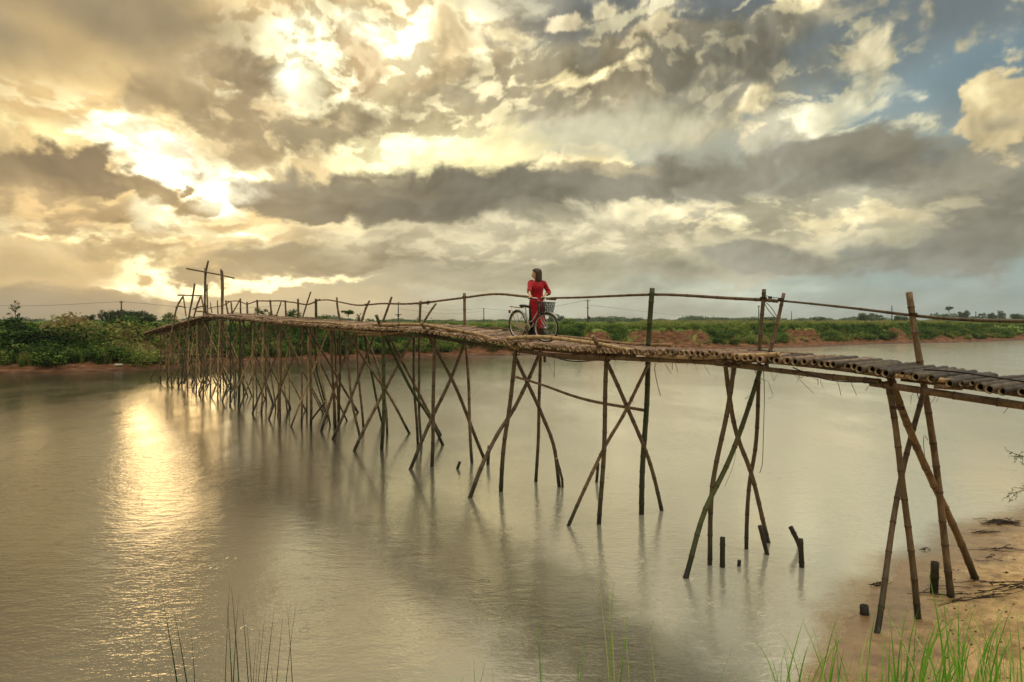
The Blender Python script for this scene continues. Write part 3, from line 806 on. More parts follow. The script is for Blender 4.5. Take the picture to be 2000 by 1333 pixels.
# explicit trestles: list of (pixel polyline, across-position of the top, radius, material)
T = []
T.append([([(1732, 745), (1757, 880), (1792, 1208)], 0, .042, M_LEG),
          ([(1737, 735), (1765, 810), (1830, 960), (1905, 1130)], .03, .052, M_LEG),
          ([(1803, 765), (1770, 890), (1740, 1050), (1712, 1235)], .9, .038, M_LEG),
          ([(1775, 571), (1797, 700), (1812, 800), (1838, 990), (1857, 1167)], 1.0, .048, M_LEG)])
T.append([([(1436, 700), (1420, 800), (1393.5, 948), (1385, 1103)], .05, .040, M_LEG),
          ([(1414, 697), (1437, 839), (1469, 934), (1502, 1060)], 0, .040, M_LEG),
          ([(1488, 715), (1430, 885), (1374, 1005), (1339.5, 1128)], .9, .042, M_GREEN),
          ([(1492, 565), (1485, 690), (1475, 863), (1464, 948), (1458.7, 1073)], 1.0, .036, M_LEG)])
T.append([([(1186, 690), (1180, 846), (1171, 1024)], 0, .046, M_LEG),
          ([(1158, 656), (1186, 708), (1224, 793), (1266, 896), (1292, 997)], -.2, .042, M_LEG),
          ([(1268, 712), (1221, 804), (1182, 869), (1148, 942), (1111, 1027)], .9, .036, M_LEG),
          ([(1273.4, 563), (1269.6, 640), (1264, 754), (1257, 884), (1253, 1005)], 1.0, .056, M_GREEN)])
T.append([([(1009, 680), (995, 789), (985, 865), (978.7, 960)], 0, .052, M_LEG),
          ([(1004, 690), (1033, 754), (1060, 816), (1083, 877), (1092, 951)], .05, .045, M_LEG),
          ([(1058, 680), (1007, 793), (974, 846), (941, 911), (917.5, 972.5)], .85, .048, M_LEG),
          ([(1057, 680), (1052, 777), (1052, 865), (1046.5, 942)], .95, .042, M_LEG)])
T.append([([(847.7, 655), (847, 783), (843, 912)], 0, .052, M_LEG),
          ([(823, 630), (846, 670), (884, 745), (911, 810), (947, 897)], -.16, .050, M_LEG),
          ([(910, 668), (876, 748), (846, 813), (801, 917)], .85, .050, M_LEG),
          ([(906.5, 573), (909, 640), (914.7, 756), (921.5, 905)], 1.0, .044, M_LEG)])
T.append([([(748.6, 645), (750, 756), (746, 878)], 0, .058, M_GREEN),
          ([(735, 615), (753, 660), (803, 759), (840, 818), (865, 870)], -.14, .050, M_GREEN),
          ([(804, 663), (754, 756), (700, 864), (693, 881)], .85, .050, M_LEG),
          ([(808, 655), (810, 770), (816, 868)], .95, .044, M_LEG),
          ([(821.5, 588), (818, 756), (823, 872)], 1.0, .042, M_LEG),
          ([(757, 650), (789, 713), (822, 775), (846, 824), (860, 850)], .15, .050, M_LEG)])
T.append([([(664, 640), (664, 740), (661, 822)], .1, .046, M_LEG),
          ([(646, 640), (650, 739), (656, 838)], 0, .050, M_LEG),
          ([(676, 648), (722, 718), (763, 779), (800, 847)], .1, .048, M_LEG),
          ([(732, 655), (684, 779), (651, 858)], .9, .050, M_LEG),
          ([(711, 650), (738, 718), (753, 790), (755.6, 850)], .95, .044, M_LEG),
          ([(712, 650), (727, 739), (747, 829)], .9, .044, M_GREEN),
          ([(673, 648), (687, 777), (702, 853)], .4, .044, M_LEG)])
T.append([([(605, 640), (607, 740), (607.6, 832)], 0, .052, M_LEG),
          ([(604, 645), (651, 723), (698, 806)], 0, .050, M_LEG),
          ([(693, 650), (651, 764), (628, 843)], .9, .050, M_LEG),
          ([(696, 650), (702, 751), (710, 836)], .95, .044, M_LEG),
          ([(615, 640), (619, 723), (635, 784)], .3, .042, M_LEG),
          ([(654, 645), (657, 730), (661, 800)], 1.0, .040, M_LEG)])
for legs in T:
    tr = empty('trestle', parent=bridge)
    for pl, w, r, m in legs:
        bamboo('leg', leg_pts(pl, w), r * .93, r, m, tr, gap=.36)
# the long thin broken brace between two trestles, stray second feet
tr = empty('trestle', parent=bridge)
bamboo('brace', [px_w(1004, 737, Yf(1004) - .1), px_w(1064, 754, 15.3), px_w(1148, 781, 14.2), px_w(1261, 803, Yf(1261, 1) + .05)], .026, .034, M_LEG, tr)
bamboo('brace', [px_w(1088, 895, 15.5), px_w(1097, 935, 15.95), px_w(1098, 960, 16.1)], .03, .03, M_LEG, tr)
bamboo('brace', [px_w(635, 784, 24.5), px_w(614, 812, 24.8), px_w(608, 821, 25)], .035, .035, M_LEG, tr)
bamboo('brace', [px_w(330, 692, 44.5), px_w(385, 692.5, 41.5), px_w(440, 692.5, 38.3)], .022, .022, M_DRY, tr)
bamboo('brace', [px_w(489, 668, 33), px_w(505, 671, 32), px_w(517, 676, 31)], .02, .03, M_DRY, tr)
# the many close-set trestles towards the far bank
rb = random.Random(21)
s_far0, s_far1 = s_at_px(588), s_at_px(312)
nT = 15
for k in range(nT):
    s = s_far0 + (s_far1 - s_far0) * (k + rb.uniform(-.15, .15)) / (nT - 1)
    d, n = bdir(s), bnrm(s); a, b_ = deck(s, 0), deck(s, 1)
    tr = empty('trestle', parent=bridge)
    def foot(q, o_n, o_d):
        return Vector((q.x, q.y, -.6)) + n * o_n + d * o_d
    def L(q, f, r, m=None):
        mid = q.lerp(f, .5) + Vector((rb.uniform(-.06, .06), rb.uniform(-.06, .06), 0))
        bamboo('leg', [q, mid, f], r * .72, r * .82, m or (M_GREEN if rb.random() < .15 else (M_STRAW if rb.random() < .5 else M_LEG)), tr, gap=.42, sides=7)
    top = lambda q, dz=.1: Vector((q.x, q.y, q.z + dz - .12))
    L(top(a), foot(a, rb.uniform(-.12, .05), rb.uniform(-.1, .15)), rb.uniform(.042, .056))
    L(top(b_), foot(b_, rb.uniform(-.05, .12), rb.uniform(-.1, .15)), rb.uniform(.038, .05))
    L(top(a, .16), foot(b_, rb.uniform(.5, .9), rb.uniform(-.3, .2)), rb.uniform(.04, .05))
    L(top(b_, .1), foot(a, -rb.uniform(.5, .95), rb.uniform(-.3, .25)), rb.uniform(.04, .05))
    if rb.random() < .75: L(top(a.lerp(b_, .4), .0), foot(a, rb.uniform(0, 1), rb.choice((-1, 1)) * rb.uniform(.5, 1.1)), .042)
    if rb.random() < .7: L(top(a, .0) + d * .4, foot(b_, rb.uniform(.2, .7), rb.choice((-1, 1)) * rb.uniform(.6, 1.3)), .04)
    if k > 8:       # the thicket of thin spare stakes near the far end
        for q in range(3):
            o = rb.uniform(-.1, .9)
            L(top(a.lerp(b_, rb.random()), -.1), foot(a, rb.uniform(-.4, 1.2), -rb.uniform(.2, 1.6)), rb.uniform(.02, .034), M_DRY if rb.random() < .35 else M_LEG)
# ------------------------------------------------------------------ deck
deck_part = empty('deck', parent=bridge)
sl_len = WID + .16
protos = []
rp = random.Random(5)
for k in range(10):
    r = rp.uniform(.034, .054)
    V, F, nd, en = bamboo_geo([(-.19, 0, 0), (sl_len / 2, rp.uniform(-.015, .015), 0), (sl_len - .06, 0, 0)], r, r * rp.uniform(.8, 1), .36, 9, True, .004, rp)
    protos.append((r, V, F, nd, en, {}))
def slat_mesh(k, m):
    r, V, F, nd, en, cache = protos[k]
    if m.name not in cache: cache[m.name] = new_mesh('slat', V, F, m, True, {'node': nd, 'endface': en})
    return cache[m.name], r
s = 0.0; slats = []
s_dark = s_at_px(1640); s_mid = s_at_px(1420)
while s < BLEN - .3:
    k = rp.randrange(10); r = protos[k][0]
    s += r
    slats.append((s, k, r)); s += r + rp.uniform(.004, .03)
stuffV, stuffF, stuffN, stuffE, stuffR, off_ = [], [], [], [], [], 0
near_first = sorted(slats, key=lambda t: t[0])
for idx, (s, k, r) in enumerate(near_first):
    a, b_ = deck(s, 0), deck(s, 1)
    x = (b_ - a).normalized(); skew = rp.uniform(-.045, .045)
    x = (x + bdir(s) * skew).normalized(); z = Vector((0, 0, 1)); y = z.cross(x).normalized(); z = x.cross(y)
    loc = a - Vector((0, 0, r)) + x * (rp.uniform(-.07, .07) + (rp.uniform(-.1, .12) if s < s_dark else 0)) + Vector((0, 0, rp.uniform(-.016, .012)))
    M = Matrix(((x.x, y.x, z.x, loc.x), (x.y, y.y, z.y, loc.y), (x.z, y.z, z.z, loc.z), (0, 0, 0, 1)))
    if idx < 298:
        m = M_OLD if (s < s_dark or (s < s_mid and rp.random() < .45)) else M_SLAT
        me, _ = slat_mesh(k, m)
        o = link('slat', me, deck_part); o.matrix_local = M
    else:
        V, F, nd, en = protos[k][1:5]
        stuffV += [M @ v for v in V]; stuffF += [tuple(i + off_ for i in f) for f in F]; stuffN += nd; stuffE += en; off_ += len(V); stuffR += [rp.random()] * len(V)
o = link('slats', new_mesh('slats', stuffV, stuffF, M_SLAT, True, {'node': stuffN, 'endface': stuffE, 'vary': stuffR}), deck_part); o['kind'] = 'stuff'
for k in range(150):        # loose ends and spare canes lying along the edges make the outline ragged
    s = s_at_px(1000) + (BLEN - 1.5 - s_at_px(1000)) * rp.random(); w = rp.choice((-.05, 0, .02, .05, .98)); ln = rp.uniform(.5, 2.2); d = bdir(s)
    p = deck(s, w) + Vector((0, 0, rp.uniform(-.16, .05))); q = deck(min(BLEN, s + ln), w + rp.uniform(-.08, .08)) + Vector((0, 0, rp.uniform(-.16, .06)))
    bamboo('loose_cane', [p, p.lerp(q, .5) + Vector((0, 0, rp.uniform(-.02, .04))), q], .022, .016, M_LEG if rp.random() < .6 else M_SLAT, deck_part, .34, 6)
# long carrying poles
frame = empty('carrying_frame', parent=bridge)
def beam(pl, w, r0, r1, m=M_LEG, dY=0.0, name='beam', gap=.38):
    return bamboo(name, [px_w(x, y, Yf(x, w) + dY) for x, y in pl], r0, r1, m, frame, gap, wob=.008)
beam([(2130, 812), (2000, 792), (1870, 774), (1750, 757), (1700, 750)], 0, .052, .046, M_LEG, -.02)
beam([(2120, 792), (2000, 772), (1880, 756), (1760, 742)], 0, .034, .03, M_LEG, .1)
beam([(1875, 748), (1800, 739), (1735, 733), (1690, 728)], 0, .034, .028, M_DRY, -.07)
beam([(1720, 747), (1625, 736), (1560, 728), (1480, 719), (1400, 711)], 0, .042, .036, M_LEG, -.02)
beam([(1745, 735), (1650, 722), (1520, 709), (1440, 702)], 0, .036, .034, M_LEG, -.05)
beam([(1500, 720), (1366, 707), (1259, 701.5), (1130, 697), (1080, 694)], 0, .046, .040, M_LEG, -.03)
beam([(1190, 702), (1100, 697), (1014, 686), (985, 681)], 0, .046, .042, M_LEG, .0)
beam([(1240, 694), (1120, 688), (1040, 682)], 0, .04, .034, M_LEG, .12)
beam([(1040, 688), (986, 680), (916, 670), (850, 660)], 0, .045, .04, M_LEG, .1)
beam([(925, 674), (870, 662), (820, 650), (760, 645)], 0, .045, .05, M_OLD, -.05)
beam([(850, 650), (790, 650), (740, 654), (700, 655)], 0, .05, .04, M_DRY, -.06)
beam([(860, 657), (790, 657), (730, 650)], 0, .04, .04, M_LEG, .1)
# curb poles along the edges of the walkway
curb = frame
beam([(990, 662), (1045, 659), (1090, 661), (1157, 670), (1225, 684), (1270, 694), (1345, 698), (1431, 695), (1524, 692)], 0, .044, .036, M_DRY, -.13, 'edge_pole', .3)
beam([(730, 634), (821, 635), (862, 640), (916, 650), (957, 661), (1015, 684)], 0, .046, .042, M_DRY, -.08, 'edge_pole', .32)
beam([(1075, 657), (1157, 663), (1202, 669), (1259, 674), (1315, 675)], 1, .036, .03, M_DRY, .0, 'edge_pole')
beam([(990, 651), (1040, 655), (1090, 658)], 1, .036, .03, M_DRY, .0, 'edge_pole')
beam([(1500, 689), (1560, 692), (1640, 701), (1692, 706)], .8, .02, .012, M_LEG, .0, 'edge_pole')
rb2 = random.Random(3)
for w in (0.02, .35, .98):
    s = s_at_px(760) if w != .98 else .2
    while s < BLEN - 3:
        ln = rb2.uniform(4.5, 7.5); e = min(BLEN - .2, s + ln)
        dz = -.13 - rb2.uniform(0, .07)
        pts = [deck(s + (e - s) * t, w) + Vector((0, 0, dz + .03 * math.sin(3 * t + s))) - bnrm(s) * .03 for t in (0, .33, .66, 1)]
        bamboo('beam', pts, .05, .038, M_DRY if rb2.random() < .5 else M_LEG, frame, .4, 8)
        s = e - rb2.uniform(.4, 1.2)
s = s_at_px(700)
while s < BLEN - 4:
    e = s + rb2.uniform(5, 8); e = min(e, BLEN - .5)
    pts = [deck(s + (e - s) * t, -.03) + Vector((0, 0, .02 + .03 * math.sin(4 * t + s))) for t in (0, .33, .66, 1)]
    if rb2.random() < .7: bamboo('edge_pole', pts, .04, .03, M_DRY, frame, .36, 8)
    s = e + rb2.uniform(-.6, 1.5)
# short log ends tied beside the trestle heads
for (x, y, w, dx_, dy_, dl, m, r) in [(1712, 730, 0, .3, .1, .34, M_LEG, .05), (1880, 757, .1, -.5, .3, .3, M_SLAT, .03), (1440, 706, 0, .25, .15, .3, M_LEG, .04), (1062, 692, .1, .05, .0, .26, M_LEG, .03)]:
    p = px_w(x, y, Yf(x, w) - .12); bamboo('log_end', [p, p + Vector((dx_, dy_, 0)).normalized() * dl], r, r, m, frame, .5)
bamboo('log_end', [px_w(1062, 690, 14.9), px_w(1063, 708, 14.9)], .03, .03, M_LEG, frame)
# slats' far shore ramp, rough brushwood at the very end
for k in range(16):
    t = rb2.random(); s = s_at_px(345) + (BLEN - s_at_px(345)) * t
    p = deck(s, rb2.uniform(-.1, 1)) + Vector((0, 0, rb2.uniform(-.25, .03))); d = bdir(s)
    bamboo('edge_pole', [p - d * 1.2, p + d * 1.2 + Vector((0, 0, rb2.uniform(-.1, .05)))], .03, .025, M_LEG if k % 3 else M_DRY, frame, .4, 6)
# ------------------------------------------------------------------ handrail
rail = empty('handrail', parent=bridge)
def rp_(pl, r0, r1, m=M_LEG, gap=.34, w=1.04):
    bamboo('rail_pole', [px_w(x, y, Yf(x, w)) for x, y in pl], r0, r1, m, rail, gap, 8, wob=.01)
rp_([(2160, 631), (2000, 627), (1900, 624), (1790, 617), (1660, 603), (1525, 587.5), (1485, 583)], .030, .016)
rp_([(1520, 588), (1490, 585), (1400, 581), (1330, 578), (1272, 576.5), (1190, 578), (1120, 582), (1075, 583.5)], .030, .024)
rp_([(1085, 584), (1020, 579), (965, 575.5), (907, 581), (835, 592), (815, 594)], .032, .030, gap=.3)
rp_([(850, 590), (790, 593.5), (745, 594), (700, 596), (664, 591), (640, 586), (617, 587)], .032, .024)
rp_([(625, 585), (600, 595), (570, 591), (548, 588)], .034, .026)
rp_([(560, 589), (527, 588), (502, 589), (482, 594), (466, 589), (440, 588.5)], .032, .026)
rp_([(448, 590), (435, 597), (415, 601), (405, 603)], .03, .02)
rp_([(403, 598), (388, 600), (375, 605)], .03, .02)
def post(pl, r=.034, w=1.0, m=M_LEG, name='post'):
    Y = Yf(pl[-1][0], w)
    bamboo(name, [px_w(x, y, Y) for x, y in pl], r * .85, r, m, rail, .36, 8, wob=.004)
post([(1531, 573), (1518, 630), (1503, 690), (1494, 724)], .036, .95)
post([(722, 587.5), (714, 604), (705, 632), (703, 640)], .045)
post([(765, 580), (757, 603), (748, 628), (744, 642)], .042)
post([(852, 593), (840, 610), (827, 632), (822, 640)], .036)
post([(617, 584), (617.5, 610), (618, 640)], .06, 1.0, M_GREEN)
post([(658, 581), (660, 605), (668, 640)], .042)
post([(660, 612), (668, 640)], .04)
post([(582, 584), (582.5, 610), (583, 640)], .052)
post([(607, 570), (600, 592), (592, 618), (588, 632)], .035)
post([(557, 587), (558, 605), (559, 628)], .045)
post([(549, 590), (544, 605), (538, 622)], .035)
post([(527.5, 586), (529, 604), (532, 624)], .05)
post([(502, 586), (503, 604), (504, 624)], .055)
post([(482.5, 590), (483, 604), (484, 622)], .055)
post([(469.5, 584), (469.5, 600), (470, 620)], .05)
post([(470, 583), (462, 598), (453, 614)], .04)
post([(451, 588), (452, 600), (454, 616)], .05)
post([(441, 587), (443, 600), (446, 616)], .05)
post([(424.5, 587), (425, 600), (426, 614)], .04)
post([(411, 591), (412, 602), (414, 612)], .035)
post([(701, 616), (702, 630), (704, 645)], .05)
# tall crossed poles and the bent hoop gate over the far crest
gate = empty('gate_frame', parent=bridge)
def gp(pl, r, Y, m=M_LEG, name='pole'): bamboo(name, [px_w(x, y, Y) for x, y in pl], r, r * .9, m, gate, .4, 7, wob=.02)
gp([(364, 524.5), (405, 532), (457.5, 544.5)], .045, 38.0, name='cross_pole')
gp([(407, 509.5), (403, 535), (399, 590), (396, 660), (392, 740)], .055, 38.1)
gp([(400, 524), (400.5, 560), (402, 620), (404, 680)], .05, 38.3)
gp([(405, 556), (404.5, 580), (405, 612), (406, 640)], .045, 38.2)
gp([(432, 526), (433, 560), (434, 612), (435, 690), (436, 742)], .055, 36.8)
gp([(434, 529), (435, 560), (436, 640)], .05, 36.9)
gp([(380, 554), (375, 590), (369, 625), (364, 690), (359, 750)], .055, 39.6)
gp([(347, 577.5), (370, 578), (395, 577.8)], .04, 41.0, name='cross_pole')
gp([(357.5, 579), (349, 592), (344, 605), (340, 624), (330, 680), (322, 724)], .055, 41.2)
gp([(357.5, 579), (361, 598), (364, 618)], .04, 41.0)
gp([(392.5, 579), (385, 598), (378, 620), (370, 640)], .05, 39.8)
gp([(392.5, 578), (397, 596), (400, 612)], .04, 39.6)
gp([(343, 602), (349, 599), (356, 600), (363, 602)], .035, 41.1, name='cross_pole')
gp([(378, 605), (392, 600), (404, 600)], .035, 39.7, name='cross_pole')
gp([(384, 609), (400, 610), (416, 616)], .05, 38.5, M_DRY, name='cross_pole')
gp([(341, 622), (350, 629), (364, 628), (372, 622)], .07, 41.4, M_DRY, name='cross_pole')
# ------------------------------------------------------------------ lashings, hanging strips, cables
ties = empty('lashings', parent=bridge)
def coil(p, axis, r, turns=3, tr=.006, m=M_TIE):
    axis = axis.normalized(); up = Vector((0, 0, 1)) if abs(axis.z) < .8 else Vector((1, 0, 0))
    x = axis.cross(up).normalized(); y = axis.cross(x)
    pts = [p + (x * math.cos(t) + y * math.sin(t)) * r + axis * (t / (2 * math.pi) * tr * 2.4) for t in np.linspace(0, 2 * math.pi * turns, 9 * turns)]
    tube('lashing', pts, tr, m, ties, 4, len(pts))
for (x, y, w, r, ax) in [(1738, 745, 0, .07, (.9, -.4, -.1)), (1752, 800, 0, .08, (.1, 0, 1)), (1437, 706, 0, .07, (.8, -.5, -.1)), (1424, 714, 0, .075, (0, 0, 1)), (1185, 700, 0, .075, (.8, -.6, 0)),
                         (1010, 688, 0, .075, (.8, -.6, 0)), (848, 655, 0, .09, (.6, -.8, 0)), (1273, 577, 1.02, .07, (0, 0, 1)), (1491, 585, 1.02, .055, (0, 0, 1)), (1783, 617, 1.0, .055, (.1, 0, 1)),
                         (1525, 588, 1.0, .045, (0, 0, 1)), (907, 581, 1.02, .055, (0, 0, 1)), (716, 596, 1.02, .06, (0, 0, 1)), (836, 591, 1.02, .05, (.6, -.8, 0)), (835, 592, 1.02, .05, (.6, -.8, 0)), (1350, 697, 0, .05, (.7, -.7, 0)), (749, 648, 0, .09, (.6, -.8, 0))]:
    coil(px_w(x, y, Yf(x, w) - (.12 if w == 0 else 0)), Vector(ax), r)
def strand(pl, r=.004, w=0, dY=-.06, m=M_TIEL): tube('bark_strip', [px_w(x, y, Yf(pl[0][0], w) + dY) for x, y in pl], r, m, ties, 4)
strand([(1491, 722), (1493, 770), (1491, 850), (1489, 905), (1484, 924)], .006, .95)
strand([(1280, 710), (1279, 725), (1285, 755), (1290, 773)], .006)
strand([(1299, 712), (1306, 722), (1311, 730)]); strand([(1313, 700), (1313, 722)], .005); strand([(1317, 700), (1324, 726)])
strand([(1083, 700), (1083, 735)]); strand([(1541, 722), (1560, 740), (1590, 770)], .003)
strand([(1440, 840), (1437, 880), (1432, 910), (1416, 950)], .003, 0, .1)
strand([(1633, 738), (1640, 760), (1642, 772)]); strand([(1661, 745), (1673, 772)]); strand([(1597, 735), (1598, 752)])
strand([(1812, 860), (1805, 850), (1804, 868), (1806, 892)], .005, .9); strand([(1790, 765), (1798, 790)], .006, .5)
strand([(1785, 766), (1780, 775), (1779, 790)], .003, .5)
strand([(1556, 720), (1562, 738), (1570, 734), (1573, 725)], .005, .3); strand([(1470, 716), (1480, 735), (1497, 745)], .004, .5)
strand([(1500, 745), (1510, 775), (1500, 778)], .003, .9)
for k in range(26):
    x = rb2.uniform(1030, 1980); s = s_at_px(x); p = deck(s, 0); y0 = HOR + (CAM_H - p.z) / p.y * FOC + rb2.uniform(18, 38)
    strand([(x, y0), (x + rb2.uniform(-6, 6), y0 + rb2.uniform(5, 12)), (x + rb2.uniform(-14, 14), y0 + rb2.uniform(14, 34))], rb2.uniform(.002, .0035), 0, rb2.uniform(-.1, .2))
for (x, y, a_) in [(1455, 780, 40), (1228, 778, 30), (1233, 782, -40), (880, 722, 60)]:
    p = px_w(x, y, Yf(x, .4)); tube('bark_strip', [p, p + Vector((math.cos(math.radians(a_)) * .08, 0, math.sin(math.radians(a_)) * .08))], .004, M_TIE, ties, 4)
tube('cable', [px_w(1805, 722, 9.0), px_w(1870, 727, 8.6), px_w(1940, 737, 8.2), px_w(2000, 746, 7.85), px_w(2120, 768, 7.3)], .011, M_DARK, ties, 6)
tube('cable', [px_w(1548, 718, 9.9), px_w(1580, 731, 9.8), px_w(1612, 741, 9.5), px_w(1650, 746, 9.3), px_w(1690, 747, 9.1), px_w(1725, 750, 9.0)], .009, M_DARK, ties, 6)
tube('cable', [px_w(1070, 692, 14.4), px_w(1095, 702, 14.2), px_w(1125, 706.5, 13.8), px_w(1155, 705, 13.4), px_w(1182, 701, 13.0)], .012, M_DARK, ties, 6)
tube('cable', [px_w(1462, 684, 11.3), px_w(1490, 684.5, 11.1), px_w(1515, 688, 10.8)], .008, M_DARK, ties, 6)
coil(px_w(1500, 585, Yf(1495, 1.04)), Vector((1, -.5, 0)), .05, 5, .005, M_DARK)
for pl in ([(1492, 590), (1500, 605), (1515, 622)], [(1493, 588), (1507, 602), (1517, 618)], [(1493, 577), (1508, 581), (1525, 583)]):
    tube('cable', [px_w(x, y, Yf(x, 1.0)) for x, y in pl], .006, M_DARK, ties, 5)

# ------------------------------------------------------------------ bicycle
def simple(name, col, rough=.5, metal=0.0, spec=.4):
    m, N, b = mat(name, rough, spec); b.inputs['Metallic'].default_value = metal
    n = N.noise(geo_pos(N), 30, 3, .6)
    N.put(b.inputs[0], N.mix(N.mapr(n, .4, .7, 0, .35), col, tuple(c * .55 for c in col[:3]) + (1,)))
    return m
M_SILVER = simple('silver_paint', rgb(188, 186, 176), .35, .4)
M_CHROME = simple('chrome', rgb(200, 198, 190), .25, .9)
M_RUBBER = simple('rubber', rgb(30, 29, 28), .8)
M_BLACK = simple('black_plastic', rgb(34, 33, 33), .5)
M_CASE = simple('chain_case_paint', rgb(176, 160, 128), .5)
M_RACK = simple('rusty_rack', rgb(150, 98, 62), .7)
M_REFL = simple('red_reflector', rgb(150, 24, 18), .3)
B0 = Vector((.12, 16.0, 3.49)); BH = Vector((.75, 15.13, 3.42))
bd = Vector((BH.x - B0.x, BH.y - B0.y, 0)); WB = bd.length; bu = bd.normalized()
bike = thing(empty('bicycle', B0), 'silver step-through city bicycle with a black wire front basket standing on the walkway', 'bicycle')
bike.rotation_euler = (0, math.atan2(-(BH.z - B0.z), WB), 0)
bike.rotation_euler = (Matrix.Rotation(math.atan2(bu.y, bu.x), 3, 'Z') @ Matrix.Rotation(math.atan2(B0.z - BH.z, WB), 3, 'Y')).to_euler()
# local axes: x forward, y to the left of the rider, z up
RW = .335
def torus_geo(R, r, n=40, k=8, flat=1.0):
    V = [((R + r * math.cos(b) * flat) * math.cos(a), r * math.sin(b), (R + r * math.cos(b) * flat) * math.sin(a)) for a in np.linspace(0, 2 * math.pi, n, False) for b in np.linspace(0, 2 * math.pi, k, False)]
    F = [(i * k + j, i * k + (j + 1) % k, ((i + 1) % n) * k + (j + 1) % k, ((i + 1) % n) * k + j) for i in range(n) for j in range(k)]
    return [Vector(v) for v in V], F
def wheel(parent, loc):
    w = empty('wheel', loc, parent=parent)
    V, F = torus_geo(RW - .019, .019); link('tyre', new_mesh('tyre', V, F, M_RUBBER, True), w)
    V, F = torus_geo(RW - .045, .011, flat=1.3); link('rim', new_mesh('rim', V, F, M_CHROME, True), w)
    g = Geo()
    for i in range(28):
        a = 2 * math.pi * i / 28; sd_ = .03 if i % 2 else -.03; a2 = a + (.5 if i % 4 < 2 else -.5)
        g.add(tube_geo([(.02 * math.cos(a2), sd_, .02 * math.sin(a2)), ((RW - .05) * math.cos(a), 0, (RW - .05) * math.sin(a))], .0016, 4, 2))
    g.link('spokes', M_CHROME, w)
    g = Geo(); g.add(tube_geo([(0, -.05, 0), (0, .05, 0)], .022, 10, 3)); g.link('hub', M_CHROME, w)
    return w
def arc(cx, cz, R, a0, a1, n=12, y=0): return [(cx + R * math.cos(a), y, cz + R * math.sin(a)) for a in np.linspace(math.radians(a0), math.radians(a1), n)]
wheel(bike, (0, 0, RW))
fr = Geo()
BBp, SEATJ, HT0, HT1 = (.44, 0, .29), (.30, 0, .66), (.83, 0, .60), (.795, 0, .74)
for p, r in (([BBp, SEATJ], .016), ([BBp, (.56, 0, .34), HT0], .017), ([(.385, 0, .42), (.55, 0, .46), HT1], .014), ([HT0, HT1], .02)): fr.add(tube_geo(p, r, 8, 8))
for y in (-.045, .045):
    fr.add(tube_geo([(BBp[0], y * .6, BBp[2]), (0, y, RW)], .009, 6, 4)); fr.add(tube_geo([(SEATJ[0], y * .3, SEATJ[2] - .03), (0, y, RW)], .008, 6, 4))
fr.link('frame', M_SILVER, bike)
tube('seat_post', [(.30, 0, .64), (.275, 0, .745)], .012, M_CHROME, bike, 8)
# saddle: wide at the back, narrow nose
V, F = [], []
sec = [(-.13, .075, .0), (-.11, .1, .012), (-.05, .1, .014), (.02, .055, .008), (.09, .03, .004), (.14, .018, -.006), (.15, .006, -.012)]
for x, w, z in sec:
    for a in np.linspace(0, 2 * math.pi, 10, False): V.append(Vector((.27 + x, w * math.cos(a), .775 + z + (.028 if math.sin(a) > 0 else .034) * math.sin(a))))
for i in range(len(sec) - 1):
    for j in range(10): F.append((i * 10 + j, (i + 1) * 10 + j, (i + 1) * 10 + (j + 1) % 10, i * 10 + (j + 1) % 10))
F.append(tuple(range(10))); F.append(tuple(range((len(sec) - 1) * 10, len(sec) * 10))[::-1])
link('saddle', new_mesh('saddle', V, F, M_BLACK, True), bike)
def guard(name, cx, a0, a1, parent, y=0, cz=RW):
    V, F = [], []
    for a in np.linspace(math.radians(a0), math.radians(a1), 16):
        for k, (dy, dr) in enumerate(((-.028, -.012), (-.016, .002), (.016, .002), (.028, -.012))):
            R = RW + .018 + dr; V.append(Vector((cx + R * math.cos(a), dy + y, cz + R * math.sin(a))))
    for i in range(15):
        for j in range(3): F.append((i * 4 + j, i * 4 + j + 1, (i + 1) * 4 + j + 1, (i + 1) * 4 + j))
    o = link(name, new_mesh(name, V, F, M_SILVER, True), parent)
    md = o.modifiers.new('thick', 'SOLIDIFY'); md.thickness = .003
    return o
guard('mudguard', 0, 15, 195, bike)
for y in (-.05, .05): tube('mudguard_stay', [(0, y, RW), (-.28, y * .6, RW + .2)], .003, M_CHROME, bike, 4, 3)
# chain case, crank, pedals
V, F = [], []
out = [(-.09, .0), (-.07, .055), (0, .065), (.2, .05), (.40, .085), (.47, .09), (.535, .04), (.545, -.02), (.50, -.08), (.42, -.095), (.2, -.055), (0, -.05), (-.07, -.035)]
for y in (-.062, -.04):
    for x, z in out: V.append(Vector((x, y, RW - .03 * (x / .44) + z)))
n = len(out); F += [tuple(range(n)), tuple(range(n, 2 * n))[::-1]] + [(i, (i + 1) % n, n + (i + 1) % n, n + i)[::-1] for i in range(n)]
link('chain_case', new_mesh('chain_case', V, F, M_CASE), bike)
ck = Geo(); ck.add(tube_geo([(.44, -.085, .29), (.44, .085, .29)], .018, 8, 3)); ck.add(tube_geo([(.44, -.08, .29), (.53, -.085, .19)], .009, 6, 3)); ck.add(tube_geo([(.44, .08, .29), (.35, .085, .39)], .009, 6, 3))
disc = torus_geo(.06, .008, 20, 5); ck.add(([v + Vector((.44, -.068, .29)) for v in disc[0]], disc[1]))
ck.link('crank', M_BLACK, bike)
def box_geo(c, s):
    x, y, z = c; a, b, d = s[0] / 2, s[1] / 2, s[2] / 2
    V = [Vector((x + i * a, y + j * b, z + k * d)) for i in (-1, 1) for j in (-1, 1) for k in (-1, 1)]
    return V, [(0, 1, 3, 2), (4, 6, 7, 5), (0, 4, 5, 1), (2, 3, 7, 6), (0, 2, 6, 4), (1, 5, 7, 3)]
for c in ((.53, -.13, .19), (.35, .13, .39)):
    g = Geo(); g.add(box_geo(c, (.09, .08, .022))); g.link('pedal', M_BLACK, bike, False)
